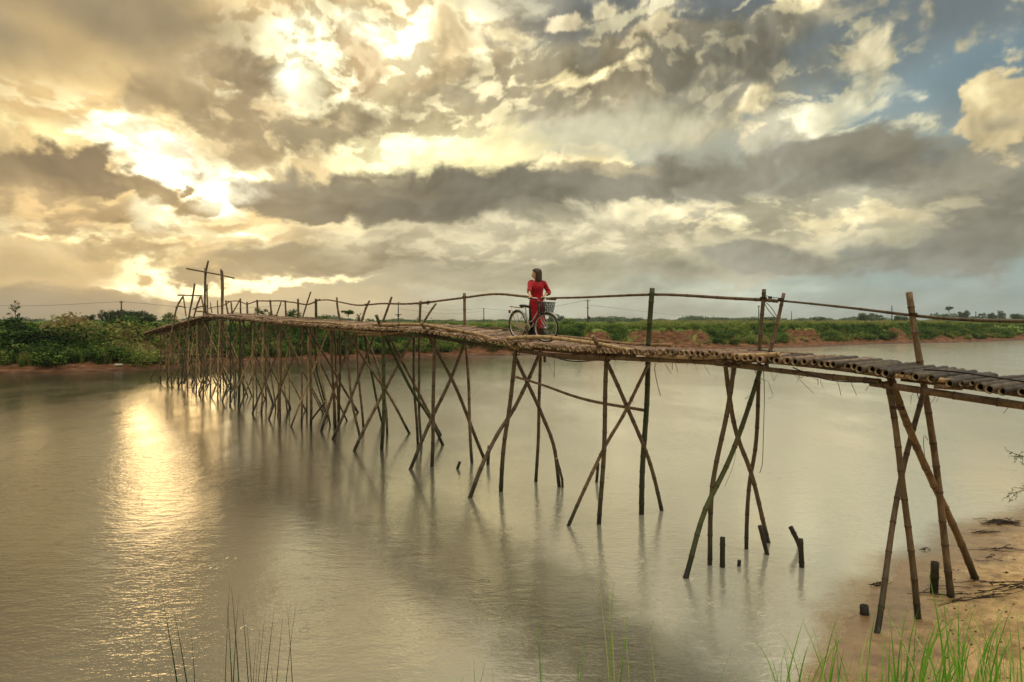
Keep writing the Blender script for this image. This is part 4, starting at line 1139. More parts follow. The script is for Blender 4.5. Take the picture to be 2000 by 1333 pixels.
g = Geo()
for y in (-.06, -.02, .02, .06): g.add(tube_geo([(.17, y, .73), (-.1, y, .735), (-.27, y * .8, .74)], .006, 5, 5))
for x in (.1, -.02, -.14, -.26): g.add(tube_geo([(x, -.065, .737), (x, .065, .737)], .005, 5, 3))
for y in (-.06, .06): g.add(tube_geo([(-.2, y, .73), (0, y * .9, RW)], .005, 5, 3))
g.add(tube_geo([(-.27, -.05, .74), (-.30, 0, .745), (-.27, .05, .74)], .012, 6, 5))
g.link('rear_rack', M_RACK, bike)
g = Geo(); g.add(box_geo((-.345, 0, .62), (.025, .05, .07))); g.link('rear_reflector', M_REFL, bike, False)
g = Geo(); g.add(tube_geo([(.02, .06, .30), (-.05, .12, .02)], .009, 6, 3)); g.link('kickstand', M_CHROME, bike)
# steered front assembly
steer = empty('front_assembly', (.80, 0, .70), math.radians(15), bike)
def S(p): return (p[0] - .80, p[1], p[2] - .70)
fx = WB - .02
wf = wheel(bike, (fx, 0, RW)); wf.rotation_euler = (0, 0, math.radians(17))
g = Geo()
for y in (-.045, .045): g.add(tube_geo([S((.835, y * .4, .64)), S((.86, y, .58)), S((.93, y, .45)), S((fx - .02, y, RW))], .010, 6, 8))
g.add(tube_geo([S((.80, 0, .74)), S((.785, 0, .83))], .013, 8, 3)); g.link('fork', M_SILVER, steer)
o = guard('mudguard', fx, 40, 205, steer); o.location = (-.80, 0, -.70)
hb = [(-.13, .235, 1.0 - .70 - .03), (-.06, .225, .285), (.03, .17, .28), (.045, .10, .23), (.0, .0, .14)]
hbl = [Vector(p) for p in hb] + [Vector((p[0], -p[1], p[2])) for p in hb[::-1][1:]]
tube('handlebar', hbl, .011, M_CHROME, steer, 8, 30)
for sy in (1, -1):
    tube('grip', [(-.145, .237 * sy, .268), (-.05, .224 * sy, .285)], .017, M_BLACK, steer, 8)
    tube('brake_lever', [(-.04, .225 * sy, .28), (-.07, .22 * sy, .24), (-.14, .225 * sy, .235)], .004, M_CHROME, steer, 5)
g = Geo(); g.add(tube_geo([(-.005, .02, .14), (.02, .09, .33), (.0, .1, .2)], .004, 5, 6)); g.link('brake_cable', M_BLACK, steer)
# wire basket: tapered box of wires
g = Geo(); bx0, bx1, byw, bz0, bz1 = .05, .29, .145, -.06, .20
def ring(z, r, e=0):
    P = [(bx0 - e * .3, -byw - e, z), (bx1 + e, -byw - e, z), (bx1 + e, byw + e, z), (bx0 - e * .3, byw + e, z)]
    for a, b in zip(P, P[1:] + P[:1]): g.add(tube_geo([a, b], r, 5, 2))
ring(bz1, .007, .02); ring(bz0, .005, -.02)
for z in np.linspace(bz0 + .03, bz1 - .03, 6): ring(z, .0035, -.02 + .04 * (z - bz0) / (bz1 - bz0))
for i in range(15):
    t = i / 14
    for y in (-1, 1): g.add(tube_geo([(bx0 + (bx1 - bx0) * t, y * (byw - .02), bz0), (bx0 + (bx1 + .02 - bx0) * t, y * (byw + .02), bz1)], .0036, 4, 2))
for i in range(17):
    y = -1 + 2 * i / 16
    for x, e in ((bx1, 1), (bx0, -.3)): g.add(tube_geo([(x - .02 * e, y * (byw - .02), bz0), (x + .02 * e, y * (byw + .02), bz1)], .0036, 4, 2))
    g.add(tube_geo([(bx0, y * (byw - .02), bz0), (bx1 - .02, y * (byw - .02), bz0)], .0022, 4, 2))
g.link('basket', M_BLACK, steer)
g = Geo(); g.add(tube_geo([(.05, -.06, -.02), (.30, -.07, -.075)], .006, 5, 3)); g.add(tube_geo([(.05, .06, -.02), (.30, .07, -.075)], .006, 5, 3)); g.link('basket_bracket', M_CHROME, steer)

# ------------------------------------------------------------------ the woman behind the bicycle
def skin_geo(verts, edges, radii, sub=2, root=0):
    me = bpy.data.meshes.new('tmp'); me.from_pydata([tuple(v) for v in verts], edges, [])
    o = bpy.data.objects.new('tmp', me); COL.objects.link(o)
    md = o.modifiers.new('s', 'SKIN'); md.use_smooth_shade = True
    for i, r in enumerate(radii):
        sv = me.skin_vertices[0].data[i]; sv.radius = r if isinstance(r, tuple) else (r, r); sv.use_root = (i == root)
    ms = o.modifiers.new('u', 'SUBSURF'); ms.levels = sub; ms.render_levels = sub
    dg = bpy.context.evaluated_depsgraph_get(); dg.update()
    ev = o.evaluated_get(dg).to_mesh()
    V = [v.co.copy() for v in ev.vertices]; F = [tuple(p.vertices) for p in ev.polygons]
    o.evaluated_get(dg).to_mesh_clear(); bpy.data.objects.remove(o); bpy.data.meshes.remove(me)
    return V, F
def loft(rings, sides=20, cap0=True, cap1=True, fold=0, seed=0):
    """rings: (centre, rx, ry) in the local frame, horizontal ellipses; fold adds cloth folds."""
    V, F = [], []
    for k, (c, rx, ry) in enumerate(rings):
        for i in range(sides):
            a = 2 * math.pi * i / sides
            w = 1 + fold * (k / len(rings)) * math.sin(a * 5 + seed + k * .25) if fold else 1
            V.append(Vector((c[0] + rx * math.cos(a) * w, c[1] + ry * math.sin(a) * w, c[2])))
        if k:
            o = (k - 1) * sides
            F += [(o + i, o + sides + i, o + sides + (i + 1) % sides, o + (i + 1) % sides) for i in range(sides)]
    if cap0: F.append(tuple(range(sides)))
    if cap1: o = (len(rings) - 1) * sides; F.append(tuple(range(o, o + sides))[::-1])
    return V, F
M_SKIN, N, b = mat('skin', .5, .4); b.inputs['Subsurface Weight'].default_value = .1; N.put(b.inputs[0], N.mix(N.noise(geo_pos(N), 20, 2), rgb(206, 152, 116), rgb(222, 170, 134)))
M_HAIR, N, b = mat('hair', .45, .4); N.put(b.inputs[0], N.mix(N.noise(N.vm('MULTIPLY', geo_pos(N), (60, 60, 3)), 3, 3), rgb(30, 20, 16), rgb(84, 56, 40)))
def cloth(name, c0, c1, pat=False):
    m, N, b = mat(name, .75, .2); pos = geo_pos(N); n = N.noise(pos, 9, 4, .6)
    c = N.mix(N.mapr(n, .35, .65), c0, c1)
    if pat:
        vo = N.n('ShaderNodeTexVoronoi'); N.put(vo.inputs['Vector'], pos); vo.inputs['Scale'].default_value = 26
        c = N.mix(N.mapr(vo.outputs['Distance'], .28, .16, 0, .55), c, rgb(226, 70, 80))
    N.put(b.inputs[0], c); b.inputs['Sheen Weight'].default_value = .2; bump(N, b, n, .5, .02)
    return m
M_RED = cloth('red_silk', rgb(140, 6, 20), rgb(182, 14, 30), True)
M_RED2 = cloth('red_silk_lining', rgb(226, 44, 38), rgb(240, 66, 50))
M_TROU = cloth('black_trousers', rgb(16, 15, 17), rgb(30, 27, 28))
M_SHOE = simple('dark_shoes', rgb(40, 32, 28), .6)
PB = Vector((.575, 15.76, 3.505))
woman = thing(empty('person', PB), 'woman in a long red tunic and black trousers holding the bicycle and looking left', 'person')
def W2(p): return Vector(p) - PB
mw = bike.matrix_basis
gN = mw @ (steer.matrix_basis @ Vector((-.10, -.232, .285))); gF = mw @ (steer.matrix_basis @ Vector((-.10, .232, .285)))
gN, gF = W2(gN), W2(gF)                      # grips in the woman's frame (x right in view, -y towards the viewer)
shL, shR = Vector((-.145, -.06, 1.285)), Vector((.150, -.02, 1.275))
elL = Vector((-.215, -.20, 1.09)); elR = Vector((.255, -.05, 1.075))
def wrist_of(g, el, back=.085): d = (g - el).normalized(); return g - d * back + Vector((0, 0, .02))
wrL, wrR = wrist_of(gN, elL), wrist_of(gF, elR, .08)
def limb(a, b, L1, L2, hint):
    """Elbow for given end points and segment lengths, bent towards the hint."""
    d = b - a; D_ = min(d.length, (L1 + L2) * .995); u = d.normalized()
    x = (L1 * L1 - L2 * L2 + D_ * D_) / (2 * D_); h = math.sqrt(max(0, L1 * L1 - x * x))
    hv = hint - u * hint.dot(u); hv.normalize(); return a + u * x + hv * h
elL = limb(shL, wrL, .265, .235, Vector((-.8, .3, -.5))); elR = limb(shR, wrR, .26, .23, Vector((.7, .3, -.9)))
BV = [(0, 0, .86), (0, -.005, .98), (0, -.02, 1.10), (.0, -.035, 1.22), (.0, -.03, 1.30), (.005, -.03, 1.36), (.0, -.035, 1.42),
      shL, elL, wrL, shR, elR, wrR,
      (-.085, .0, .82), (-.10, .0, .46), (-.105, .02, .085), (-.115, -.08, .045),
      (.085, .0, .82), (.125, -.02, .46), (.135, .02, .085), (.15, -.08, .045)]
BE = [(0, 1), (1, 2), (2, 3), (3, 4), (4, 5), (5, 6), (3, 7), (7, 8), (8, 9), (3, 10), (10, 11), (11, 12), (0, 13), (13, 14), (14, 15), (15, 16), (0, 17), (17, 18), (18, 19), (19, 20)]
BR = [(.13, .10), (.105, .085), (.11, .09), (.125, .085), (.07, .06), .043, .042, .045, .035, .022, .045, .035, .022, .075, .05, .034, .03, .075, .05, .034, .03]
body = Geo(); body.add(skin_geo(BV, BE, BR, 2))
# head in profile, facing left and a little away
def head():
    # rings along z with forward offset f (towards the face), built facing +f then turned
    prof = [(-.005, .010, .020, .030), (.010, .020, .040, .040), (.03, .026, .058, .050), (.055, .022, .072, .060), (.08, .016, .082, .068), (.105, .010, .088, .073), (.13, .002, .092, .077), (.16, -.006, .094, .076), (.19, -.012, .086, .068), (.212, -.016, .062, .048), (.225, -.018, .03, .024)]
    V, F = [], []; n = 20
    for z, f, rf, rs in prof:
        for i in range(n):
            a = 2 * math.pi * i / n; x, y = f + rf * math.cos(a), rs * math.sin(a)
            if i == 0:                                    # nose, lips, brow and chin on the midline
                x += {.03: .004, .055: .010, .08: .024, .105: .010, .13: .004}.get(z, 0)
            if i in (1, n - 1): x += {.08: .004, .105: -.006, .055: .002}.get(z, 0)
            if i in (2, n - 2): x += {.105: -.008}.get(z, 0)
            V.append(Vector((x, y, z)))
    for k in range(len(prof) - 1):
        F += [(k * n + i, k * n + (i + 1) % n, (k + 1) * n + (i + 1) % n, (k + 1) * n + i) for i in range(n)]
    F.append(tuple(range(n))[::-1]); F.append(tuple(range((len(prof) - 1) * n, len(prof) * n)))
    return V, F
HA = math.radians(188); HC = Vector((-.005, -.035, 1.372))
HM = Matrix.Translation(HC) @ Matrix.Rotation(HA, 4, 'Z') @ Matrix.Rotation(math.radians(4), 4, 'Y')
hv, hf = head(); body.add(([HM @ v for v in hv], hf))
# ear
tv, tf = torus_geo(.014, .006, 10, 5); body.add(([HM @ (Vector((v.x * .8 - .005, .072, v.z * 1.3 + .10))) for v in tv], tf))
tv, tf = torus_geo(.014, .006, 10, 5); body.add(([HM @ (Vector((v.x * .8 - .005, -.072, v.z * 1.3 + .10))) for v in tv], tf))
# hands: palm and five fingers closed round the grips
def hand(wr, el, g, side):
    f = (g - wr).normalized(); ax = Vector((steer.matrix_world.col[0][:3])) if False else (mw.to_3x3() @ (steer.matrix_basis.to_3x3() @ Vector((1, 0, .1)))).normalized()
    ax = (ax - f * ax.dot(f)).normalized(); dn = f.cross(ax); dn = dn if dn.z < 0 else -dn
    P = g + Vector((0, 0, .018))
    vs = [wr, wr.lerp(P, .55), P]; es = [(0, 1), (1, 2)]; rs = [(.020, .017), (.034, .016), (.036, .015)]
    G = Geo(); G.add(skin_geo(vs, es, rs, 1))
    for k, (o_, ln) in enumerate(((-.030, .058), (-.010, .066), (.010, .062), (.028, .05))):
        b0 = P + ax * o_; p1 = b0 + f * ln * .35 + dn * .006; p2 = p1 + dn * ln * .42 + f * .004; p3 = p2 + dn * ln * .12 - f * ln * .36
        G.add(skin_geo([b0 - f * .02, p1, p2, p3], [(0, 1), (1, 2), (2, 3)], [.0095, .009, .0082, .007], 1))
    b0 = wr.lerp(P, .5) + ax * .026 * side; p1 = b0 + ax * .016 * side + dn * .02 + f * .02; p2 = p1 + dn * .016 - ax * .012 * side + f * .018
    G.add(skin_geo([b0, p1, p2], [(0, 1), (1, 2)], [.012, .010, .008], 1))
    return G.V, G.F
body.add(hand(wrL, elL, gN, 1)); body.add(hand(wrR, elR, gF, -1))
body.link('body', M_SKIN, woman)
# face: eye and lips
g = Geo()
for sy in (1, -1):
    V, F = torus_geo(.006, .004, 8, 5); g.add(([HM @ Vector((v.x * .5 + .084, sy * .030 + v.z * .9, .108 + v.y)) for v in V], F))
g.link('eyes', M_HAIR, woman)
g = Geo(); V, F = torus_geo(.007, .0045, 10, 5); g.add(([HM @ Vector((.088 + v.x * .4, v.z * 1.9, .050 + v.y)) for v in V], F)); g.link('lips', simple('lips', rgb(150, 50, 46)), woman)
# hair: cap and a straight curtain down to the shoulders, swept behind
hp = Geo(); n = 28; V, F = [], []
rows = [(.232, .02, .02), (.225, .055, .045), (.205, .084, .068), (.17, .100, .083), (.13, .103, .087), (.09, .101, .087), (.05, .098, .086), (.01, .094, .084), (-.04, .090, .078), (-.09, .080, .070), (-.13, .060, .055)]
for z, rf, rs in rows:
    open_ = 0 if z > .19 else (math.radians(38) if z > .15 else math.radians(64))
    for i in range(n):
        a = open_ + (2 * math.pi - 2 * open_) * i / (n - 1)
        wv = 1 + .03 * math.sin(i * 2.3 + z * 20)
        V.append(HM @ Vector((-.014 + rf * math.cos(a) * wv, rs * math.sin(a) * wv, z)))
for k in range(len(rows) - 1): F += [(k * n + i, k * n + i + 1, (k + 1) * n + i + 1, (k + 1) * n + i) for i in range(n - 1)]
hair = link('hair', new_mesh('hair', V, F, M_HAIR, True), woman); md = hair.modifiers.new('t', 'SOLIDIFY'); md.thickness = .014; md.offset = -1
# tunic: bodice, sleeves, collar, long front and back panels
V, F = loft([((0, -.0, .80), .166, .125), ((0, -.0, .88), .162, .122), ((0, -.01, .96), .140, .104), ((0, -.02, 1.04), .132, .10), ((0, -.035, 1.12), .144, .112), ((0, -.045, 1.18), .152, .122), ((0, -.035, 1.24), .156, .104), ((0, -.03, 1.285), .142, .082), ((0, -.03, 1.315), .085, .062), ((0, -.03, 1.335), .050, .048), ((0, -.03, 1.37), .046, .044)], 24, False, False)
tun = Geo(); tun.add((V, F))
def sleeve(a, e, w, k1):
    c = e.lerp(w, k1); V, F = [], []
    P = [a.lerp(Vector((0, a.y, a.z)), .35), a, a.lerp(e, .5), e, e.lerp(c, .5), c]; R = [.055, .062, .052, .046, .044, .046]
    return tube_geo(P, lambda t: np.interp(t * 5, range(6), R), 12, 16, False)
tun.add(sleeve(shL, elL, wrL, .42)); tun.add(sleeve(shR, elR, wrR, .45))
o = tun.link('tunic', M_RED, woman); md = o.modifiers.new('t', 'SOLIDIFY'); md.thickness = .006
def panel(name, x0, x1, xb0, xb1, y, zt, zb, m, seed, bow=.04, yb=None):
    V, F = [], []; nx, nz = 12, 16; yb = y if yb is None else yb
    for k in range(nz + 1):
        t = k / nz; z = zt + (zb - zt) * t
        for i in range(nx + 1):
            u = i / nx; x = (x0 + (x1 - x0) * u) * (1 - t) + (xb0 + (xb1 - xb0) * u) * t
            V.append(Vector((x, y + (yb - y) * t + bow * (4 * (u - .5) ** 2) * (1 if y < 0 else -1) + .012 * t * math.sin(u * 14 + seed + t * 3), z + .012 * math.sin(u * 7 + seed) * t)))
    F = [(k * (nx + 1) + i, k * (nx + 1) + i + 1, (k + 1) * (nx + 1) + i + 1, (k + 1) * (nx + 1) + i) for k in range(nz) for i in range(nx)]
    o = link(name, new_mesh(name, V, F, m, True), woman); md = o.modifiers.new('t', 'SOLIDIFY'); md.thickness = .004; return o
panel('front_panel', -.165, .160, -.09, .175, -.125, .88, .24, M_RED, 1, .05, -.15)
panel('rear_panel', -.145, .145, -.03, .235, .12, .88, .10, M_RED2, 3, .05, .17)
for sx, cx0, cx1 in ((-1, -.085, -.125), (1, .085, .145)):
    V, F = loft([((cx0, 0, .90), .085, .10), ((cx0 * 1.1, 0, .75), .092, .10), ((cx0 * .5 + cx1 * .5, .0, .5), .078, .085), ((cx1, .0, .28), .080, .088), ((cx1, .0, .12), .088, .096), ((cx1, -.005, .045), .094, .105)], 20, False, False, .06, sx)
    o = link('trouser_leg', new_mesh('trouser_leg', V, F, M_TROU, True), woman); md = o.modifiers.new('t', 'SOLIDIFY'); md.thickness = .004
    V, F = loft([((cx1, -.05, .0), .04, .11), ((cx1, -.05, .02), .045, .115), ((cx1, -.055, .05), .038, .10), ((cx1, -.02, .075), .03, .05)], 14)
    link('shoe', new_mesh('shoe', V, F, M_SHOE, True), woman)

# ------------------------------------------------------------------ vegetation
def foliage_mat(name, stops, rough=.7):
    m, N, b = mat(name, rough, .25)
    t = attr(N, 'tint'); n = N.noise(geo_pos(N), .6, 2, .5)
    N.put(b.inputs[0], N.ramp(N.m('MULTIPLY_ADD', N.m('SUBTRACT', n, .5), .35, t), stops))
    tr = N.n('ShaderNodeBsdfTranslucent'); N.t.links.new(b.inputs[0].links[0].from_socket, tr.inputs[0])
    mx = N.n('ShaderNodeMixShader'); mx.inputs[0].default_value = .35
    out = [n_ for n_ in N.t.nodes if n_.type == 'OUTPUT_MATERIAL'][0]
    N.t.links.new(b.outputs[0], mx.inputs[1]); N.t.links.new(tr.outputs[0], mx.inputs[2]); N.t.links.new(mx.outputs[0], out.inputs[0])
    return m
M_BUSH = foliage_mat('bank_foliage', [(0, rgb(22, 38, 16)), (.3, rgb(52, 80, 30)), (.55, rgb(98, 128, 48)), (.75, rgb(150, 156, 82)), (1, rgb(146, 120, 84))])
M_TREE = foliage_mat('tree_foliage', [(0, rgb(30, 44, 22)), (.5, rgb(56, 76, 34)), (1, rgb(96, 116, 54))])
M_HAZETREE = foliage_mat('hazed_tree_foliage', [(0, rgb(50, 68, 48)), (.5, rgb(78, 98, 64)), (1, rgb(112, 128, 88))])  # paler, greyer leaf greens: distance haze put into the colour
M_REED = foliage_mat('green_blades', [(0, rgb(52, 96, 26)), (.45, rgb(104, 164, 44)), (.75, rgb(158, 192, 80)), (1, rgb(200, 190, 132))], .45)
M_RUSH = foliage_mat('rush_stems', [(0, rgb(18, 50, 20)), (.6, rgb(36, 80, 30)), (1, rgb(110, 74, 48))], .8)
M_BARK = simple('bark', rgb(72, 56, 42), .9)
def unit(n, r): v = r.normal(size=(n, 3)); return v / np.linalg.norm(v, axis=1)[:, None]
def leaf_cards(P, size, r, tint, narrow=.45):
    """One folded leaf (two triangles) at each point."""
    n = len(P); d = unit(n, r); d[:, 2] *= .6; d /= np.linalg.norm(d, axis=1)[:, None]
    s = np.cross(d, unit(n, r)); s /= np.linalg.norm(s, axis=1)[:, None]; L = size * r.uniform(.6, 1.3, n)[:, None]
    a = P - d * L * .5; c = P + d * L * .5; b = P + s * L * narrow * .5; e = P - s * L * narrow * .5
    V = np.stack([a, b, c, e], 1).reshape(-1, 3); i = np.arange(n)[:, None] * 4
    return V, np.concatenate([i + [0, 1, 2], i + [0, 2, 3]], 1).reshape(-1, 3), np.repeat(tint, 4)
def bush_geo(seed, n=420, leaf=.14, lumps=6, flat=.75):
    r = np.random.default_rng(seed); Ps, Ts = [], []
    for k in range(lumps):
        c = r.uniform(-.5, .5, 3) * [1, 1, .6]; c[2] = abs(c[2]) + .25; R = r.uniform(.28, .5)
        u = unit(n // lumps, r); q = c + u * R * r.uniform(.55, 1.05, (n // lumps, 1)) ** .6 * [1, 1, flat]
        Ps.append(q); Ts.append(np.full(len(q), r.uniform(.08, .55)) + .25 * (u[:, 2] * .3) + r.uniform(-.12, .12, len(q)))
    P = np.concatenate(Ps); P[:, 2] = np.maximum(P[:, 2], .0)
    return leaf_cards(P, leaf, r, np.concatenate(Ts))
def tuft_geo(seed, n=34, h=1.0, spread=.35, w=.022):
    r = np.random.default_rng(seed); V, F, T = [], [], []
    for k in range(n):
        a = r.uniform(0, 2 * np.pi); b = np.array([math.cos(a), math.sin(a), 0]); base = b * r.uniform(0, .16); H = h * r.uniform(.55, 1.1); lean = spread * r.uniform(.3, 1.4)
        sd = np.array([-b[1], b[0], 0]) * w; o = len(V); t_ = r.uniform(.3, .7)
        for t, ww in ((0, 1), (.5, .8), (1, .05)):
            c = base + b * lean * t ** 1.8 * H + np.array([0, 0, H * (t - .25 * lean * t * t)])
            V += [c - sd * ww, c + sd * ww]; T += [t_, t_]
        F += [(o, o + 1, o + 3), (o, o + 3, o + 2), (o + 2, o + 3, o + 5), (o + 2, o + 5, o + 4)]
    return np.array(V), np.array(F), np.array(T)
def scatter(protos, items):
    """items: (proto index, x, y, z, scale xy, scale z, turn, tint shift) -> joined arrays."""
    Vs, Fs, Ts, off = [], [], [], 0
    for (k, x, y, z, sx, sz, a, dt) in items:
        V, F, T = protos[k]; c, s = math.cos(a), math.sin(a)
        Vn = np.empty_like(V); Vn[:, 0] = (V[:, 0] * c - V[:, 1] * s) * sx + x; Vn[:, 1] = (V[:, 0] * s + V[:, 1] * c) * sx + y; Vn[:, 2] = V[:, 2] * sz + z
        Vs.append(Vn); Fs.append(F + off); Ts.append(np.clip(T + dt, 0, 1)); off += len(V)
    return np.concatenate(Vs), np.concatenate(Fs), np.concatenate(Ts)
BUSH = [bush_geo(100 + k) for k in range(6)]
TUFT = [tuft_geo(200 + k) for k in range(6)]
r = np.random.default_rng(33)
def far_at(i, d):
    """World point d metres in from the far waterline at its i-th sample."""
    p = FL[i] + nrm0[i] * d
    return p[0], p[1], float(far_height(np.array([p[0]]), np.array([p[1]]), np.array([d]))[0])
vis = [i for i in range(len(FL)) if FL[i, 1] > 15 and abs(FL[i, 0] / FL[i, 1]) < .95]
cum = {i: FL[i] for i in vis}
def pxcol(i): return FL[i, 0] / FL[i, 1] * FOC + 1000
items_b, items_g = [], []
nv = len(vis)
IDX = r.integers(0, nv, 8200); DD = 1.4 + 14.6 * r.random(8200) ** 1.25
PX_ = FL[np.array(vis)][IDX] + nrm0[np.array(vis)][IDX] * DD[:, None]
HZ = far_height(PX_[:, 0], PX_[:, 1], DD); CW = cliff_w(PX_[:, 0]); NZ = vnoise(PX_[:, 0], PX_[:, 1], .16, 3, 77); NB = vnoise(PX_[:, 0], PX_[:, 1], .35, 2, 99)
for q in range(8200):
    x, y = PX_[q]; d = DD[q]; z = HZ[q]; col_ = x / y * FOC + 1000
    if CW[q] > .3 and d < 5.0 and r.random() < .93: continue
    left = col_ < 900
    rise = .25 if left else .0
    if d < (1.5 + 1.2 * (NB[q] > .15) if left else 2.0 + 1.4 * (NB[q] > .1)): continue
    brown = (.42 if (col_ < 320 and NZ[q] > .12) else (.3 if d < 3.4 and r.random() < .35 else 0))
    big = left and (NB[q] > -.15)
    if r.random() < (.5 if big else .36) and d < 11:
        s_ = r.uniform(.7, 1.35) * (1.4 if left else 1.1)
        if d > 8.5: s_ *= .6
        if CW[q] > .3: s_ *= .55
        if col_ < 330 and 4 < d < 9 and NB[q] > 0: s_ *= 1.5
        items_b.append((r.integers(6), x, y, z - .12, s_, s_ * r.uniform(.75, 1.15), r.uniform(0, 6.28), NZ[q] * .35 + brown + r.uniform(-.08, .1) + (.0 if left else .06)))
    else:
        s_ = r.uniform(.6, 1.25) * (1.1 if left else .85) * (.7 if d > 9 else 1)
        items_g.append((r.integers(6), x, y, z - .05, s_ * 1.1, s_, r.uniform(0, 6.28), NZ[q] * .3 + brown + r.uniform(-.05, .25)))
V, F, T = scatter(BUSH, items_b); o = link('bank_shrubbery', np_mesh('bank_shrubbery', V, F, M_BUSH, False, {'tint': T})); o['kind'] = 'stuff'
V, F, T = scatter(TUFT, items_g); o = link('bank_grass', np_mesh('bank_grass', V, F, M_BUSH, False, {'tint': T})); o['kind'] = 'stuff'
# grass and crop rows on the plain behind, thinning into the distance
items = []
for k in range(4200):
    col_ = r.uniform(-60, 2060); Y = 60 * (9 ** r.random()); x = (col_ - 1000) / FOC * Y
    i = int(np.argmin((FL[:, 0] - x) ** 2 + (FL[:, 1] - Y) ** 2)); dd = (x - FL[i, 0]) * nrm0[i, 0] + (Y - FL[i, 1]) * nrm0[i, 1]
    if dd < 12: continue
    s_ = r.uniform(.5, 1.0) * (1 + Y / 260)
    crop = 150 < Y and 1250 < col_ < 1850
    items.append((r.integers(6), x, Y, 2.95, s_ * (1.8 if crop else 2.6), s_ * (.9 if crop else .55), r.uniform(0, 6.28), r.uniform(-.05, .3) + (.15 if crop else 0)))
V, F, T = scatter(TUFT, items); o = link('field_grass', np_mesh('field_grass', V, F, M_BUSH, False, {'tint': T})); o['kind'] = 'stuff'
# ---- trees: tapered trunk, limbs, crown of leaf clumps
def tree_protos(seed, kind):
    """Unit-height tree. kind: round, airy, umbrella, sapling, palm."""
    r = np.random.default_rng(seed); rd = random.Random(seed); trunk = Geo(); Ps, Ts = [], []
    th = {'round': .35, 'airy': .45, 'umbrella': .62, 'sapling': .3, 'bushy': .18}[kind]
    top = Vector((rd.uniform(-.05, .05), 0, .9 if kind != 'umbrella' else .8))
    trunk.add(tube_geo([(0, 0, -.03), (rd.uniform(-.02, .02), 0, th), top], lambda t: .022 * (1 - .8 * t), 6, 7))
    nb = {'round': 11, 'airy': 9, 'umbrella': 9, 'sapling': 12, 'bushy': 11}[kind]
    for k in range(nb):
        a = k * 2.4 + rd.uniform(-.4, .4); z0 = th + (.82 - th) * k / nb
        if kind == 'umbrella': z1, R, cr = .86 + rd.uniform(-.04, .07), rd.uniform(.08, .34), .11
        elif kind == 'airy': z1, R, cr = z0 + rd.uniform(.06, .2), rd.uniform(.12, .34), .12
        elif kind == 'sapling': z1, R, cr = z0 + rd.uniform(.1, .22), rd.uniform(.08, .3), .08
        elif kind == 'bushy': z1, R, cr = z0 + rd.uniform(.02, .14), rd.uniform(.15, .42) * (1.1 - .6 * z0), .20
        else: z1, R, cr = z0 + rd.uniform(.02, .14), rd.uniform(.12, .34) * (1.15 - .6 * abs(z0 - .6)), .18
        e = Vector((math.cos(a) * R, math.sin(a) * R, z1))
        trunk.add(tube_geo([(0, 0, min(z0, .85)), e * .55 + Vector((0, 0, z0 * .45)), e], lambda t: .010 * (1 - .7 * t), 4, 4))
        m_ = {'round': 170, 'airy': 80, 'umbrella': 110, 'sapling': 26, 'bushy': 150}[kind]
        u = unit(m_, r); q = np.array(e) + u * cr * r.uniform(.3, 1.1, (m_, 1)) * ([1, 1, .5] if kind == 'umbrella' else [1, 1, .8])
        Ps.append(q); Ts.append(r.uniform(.2, .7) + .15 * u[:, 2] + r.uniform(-.1, .1, m_))
    V, F, T = leaf_cards(np.concatenate(Ps), {'round': .075, 'airy': .065, 'umbrella': .065, 'sapling': .06, 'bushy': .07}[kind], r, np.clip(np.concatenate(Ts), 0, 1), .6)
    return new_mesh('trunk', trunk.V, trunk.F, M_BARK, True), (V, F, T)
TP = {}
def tree(px, top, base, Y, kind, seed, label, group=None, wide=1.0, m=None, cat='tree', name='tree'):
    m = m or M_TREE; key = (kind, seed, m.name)
    if key not in TP:
        t_, (V, F, T) = tree_protos(seed, kind); TP[key] = (t_, np_mesh('crown', V, F, m, False, {'tint': T}))
    h = (base - top) / FOC * Y; p = px_w(px, base, Y)
    e = thing(empty(name, p, rb.uniform(0, 6)), label, cat, group)
    e.scale = (h * wide, h * wide, h)
    link('trunk', TP[key][0], e); link('crown', TP[key][1], e)
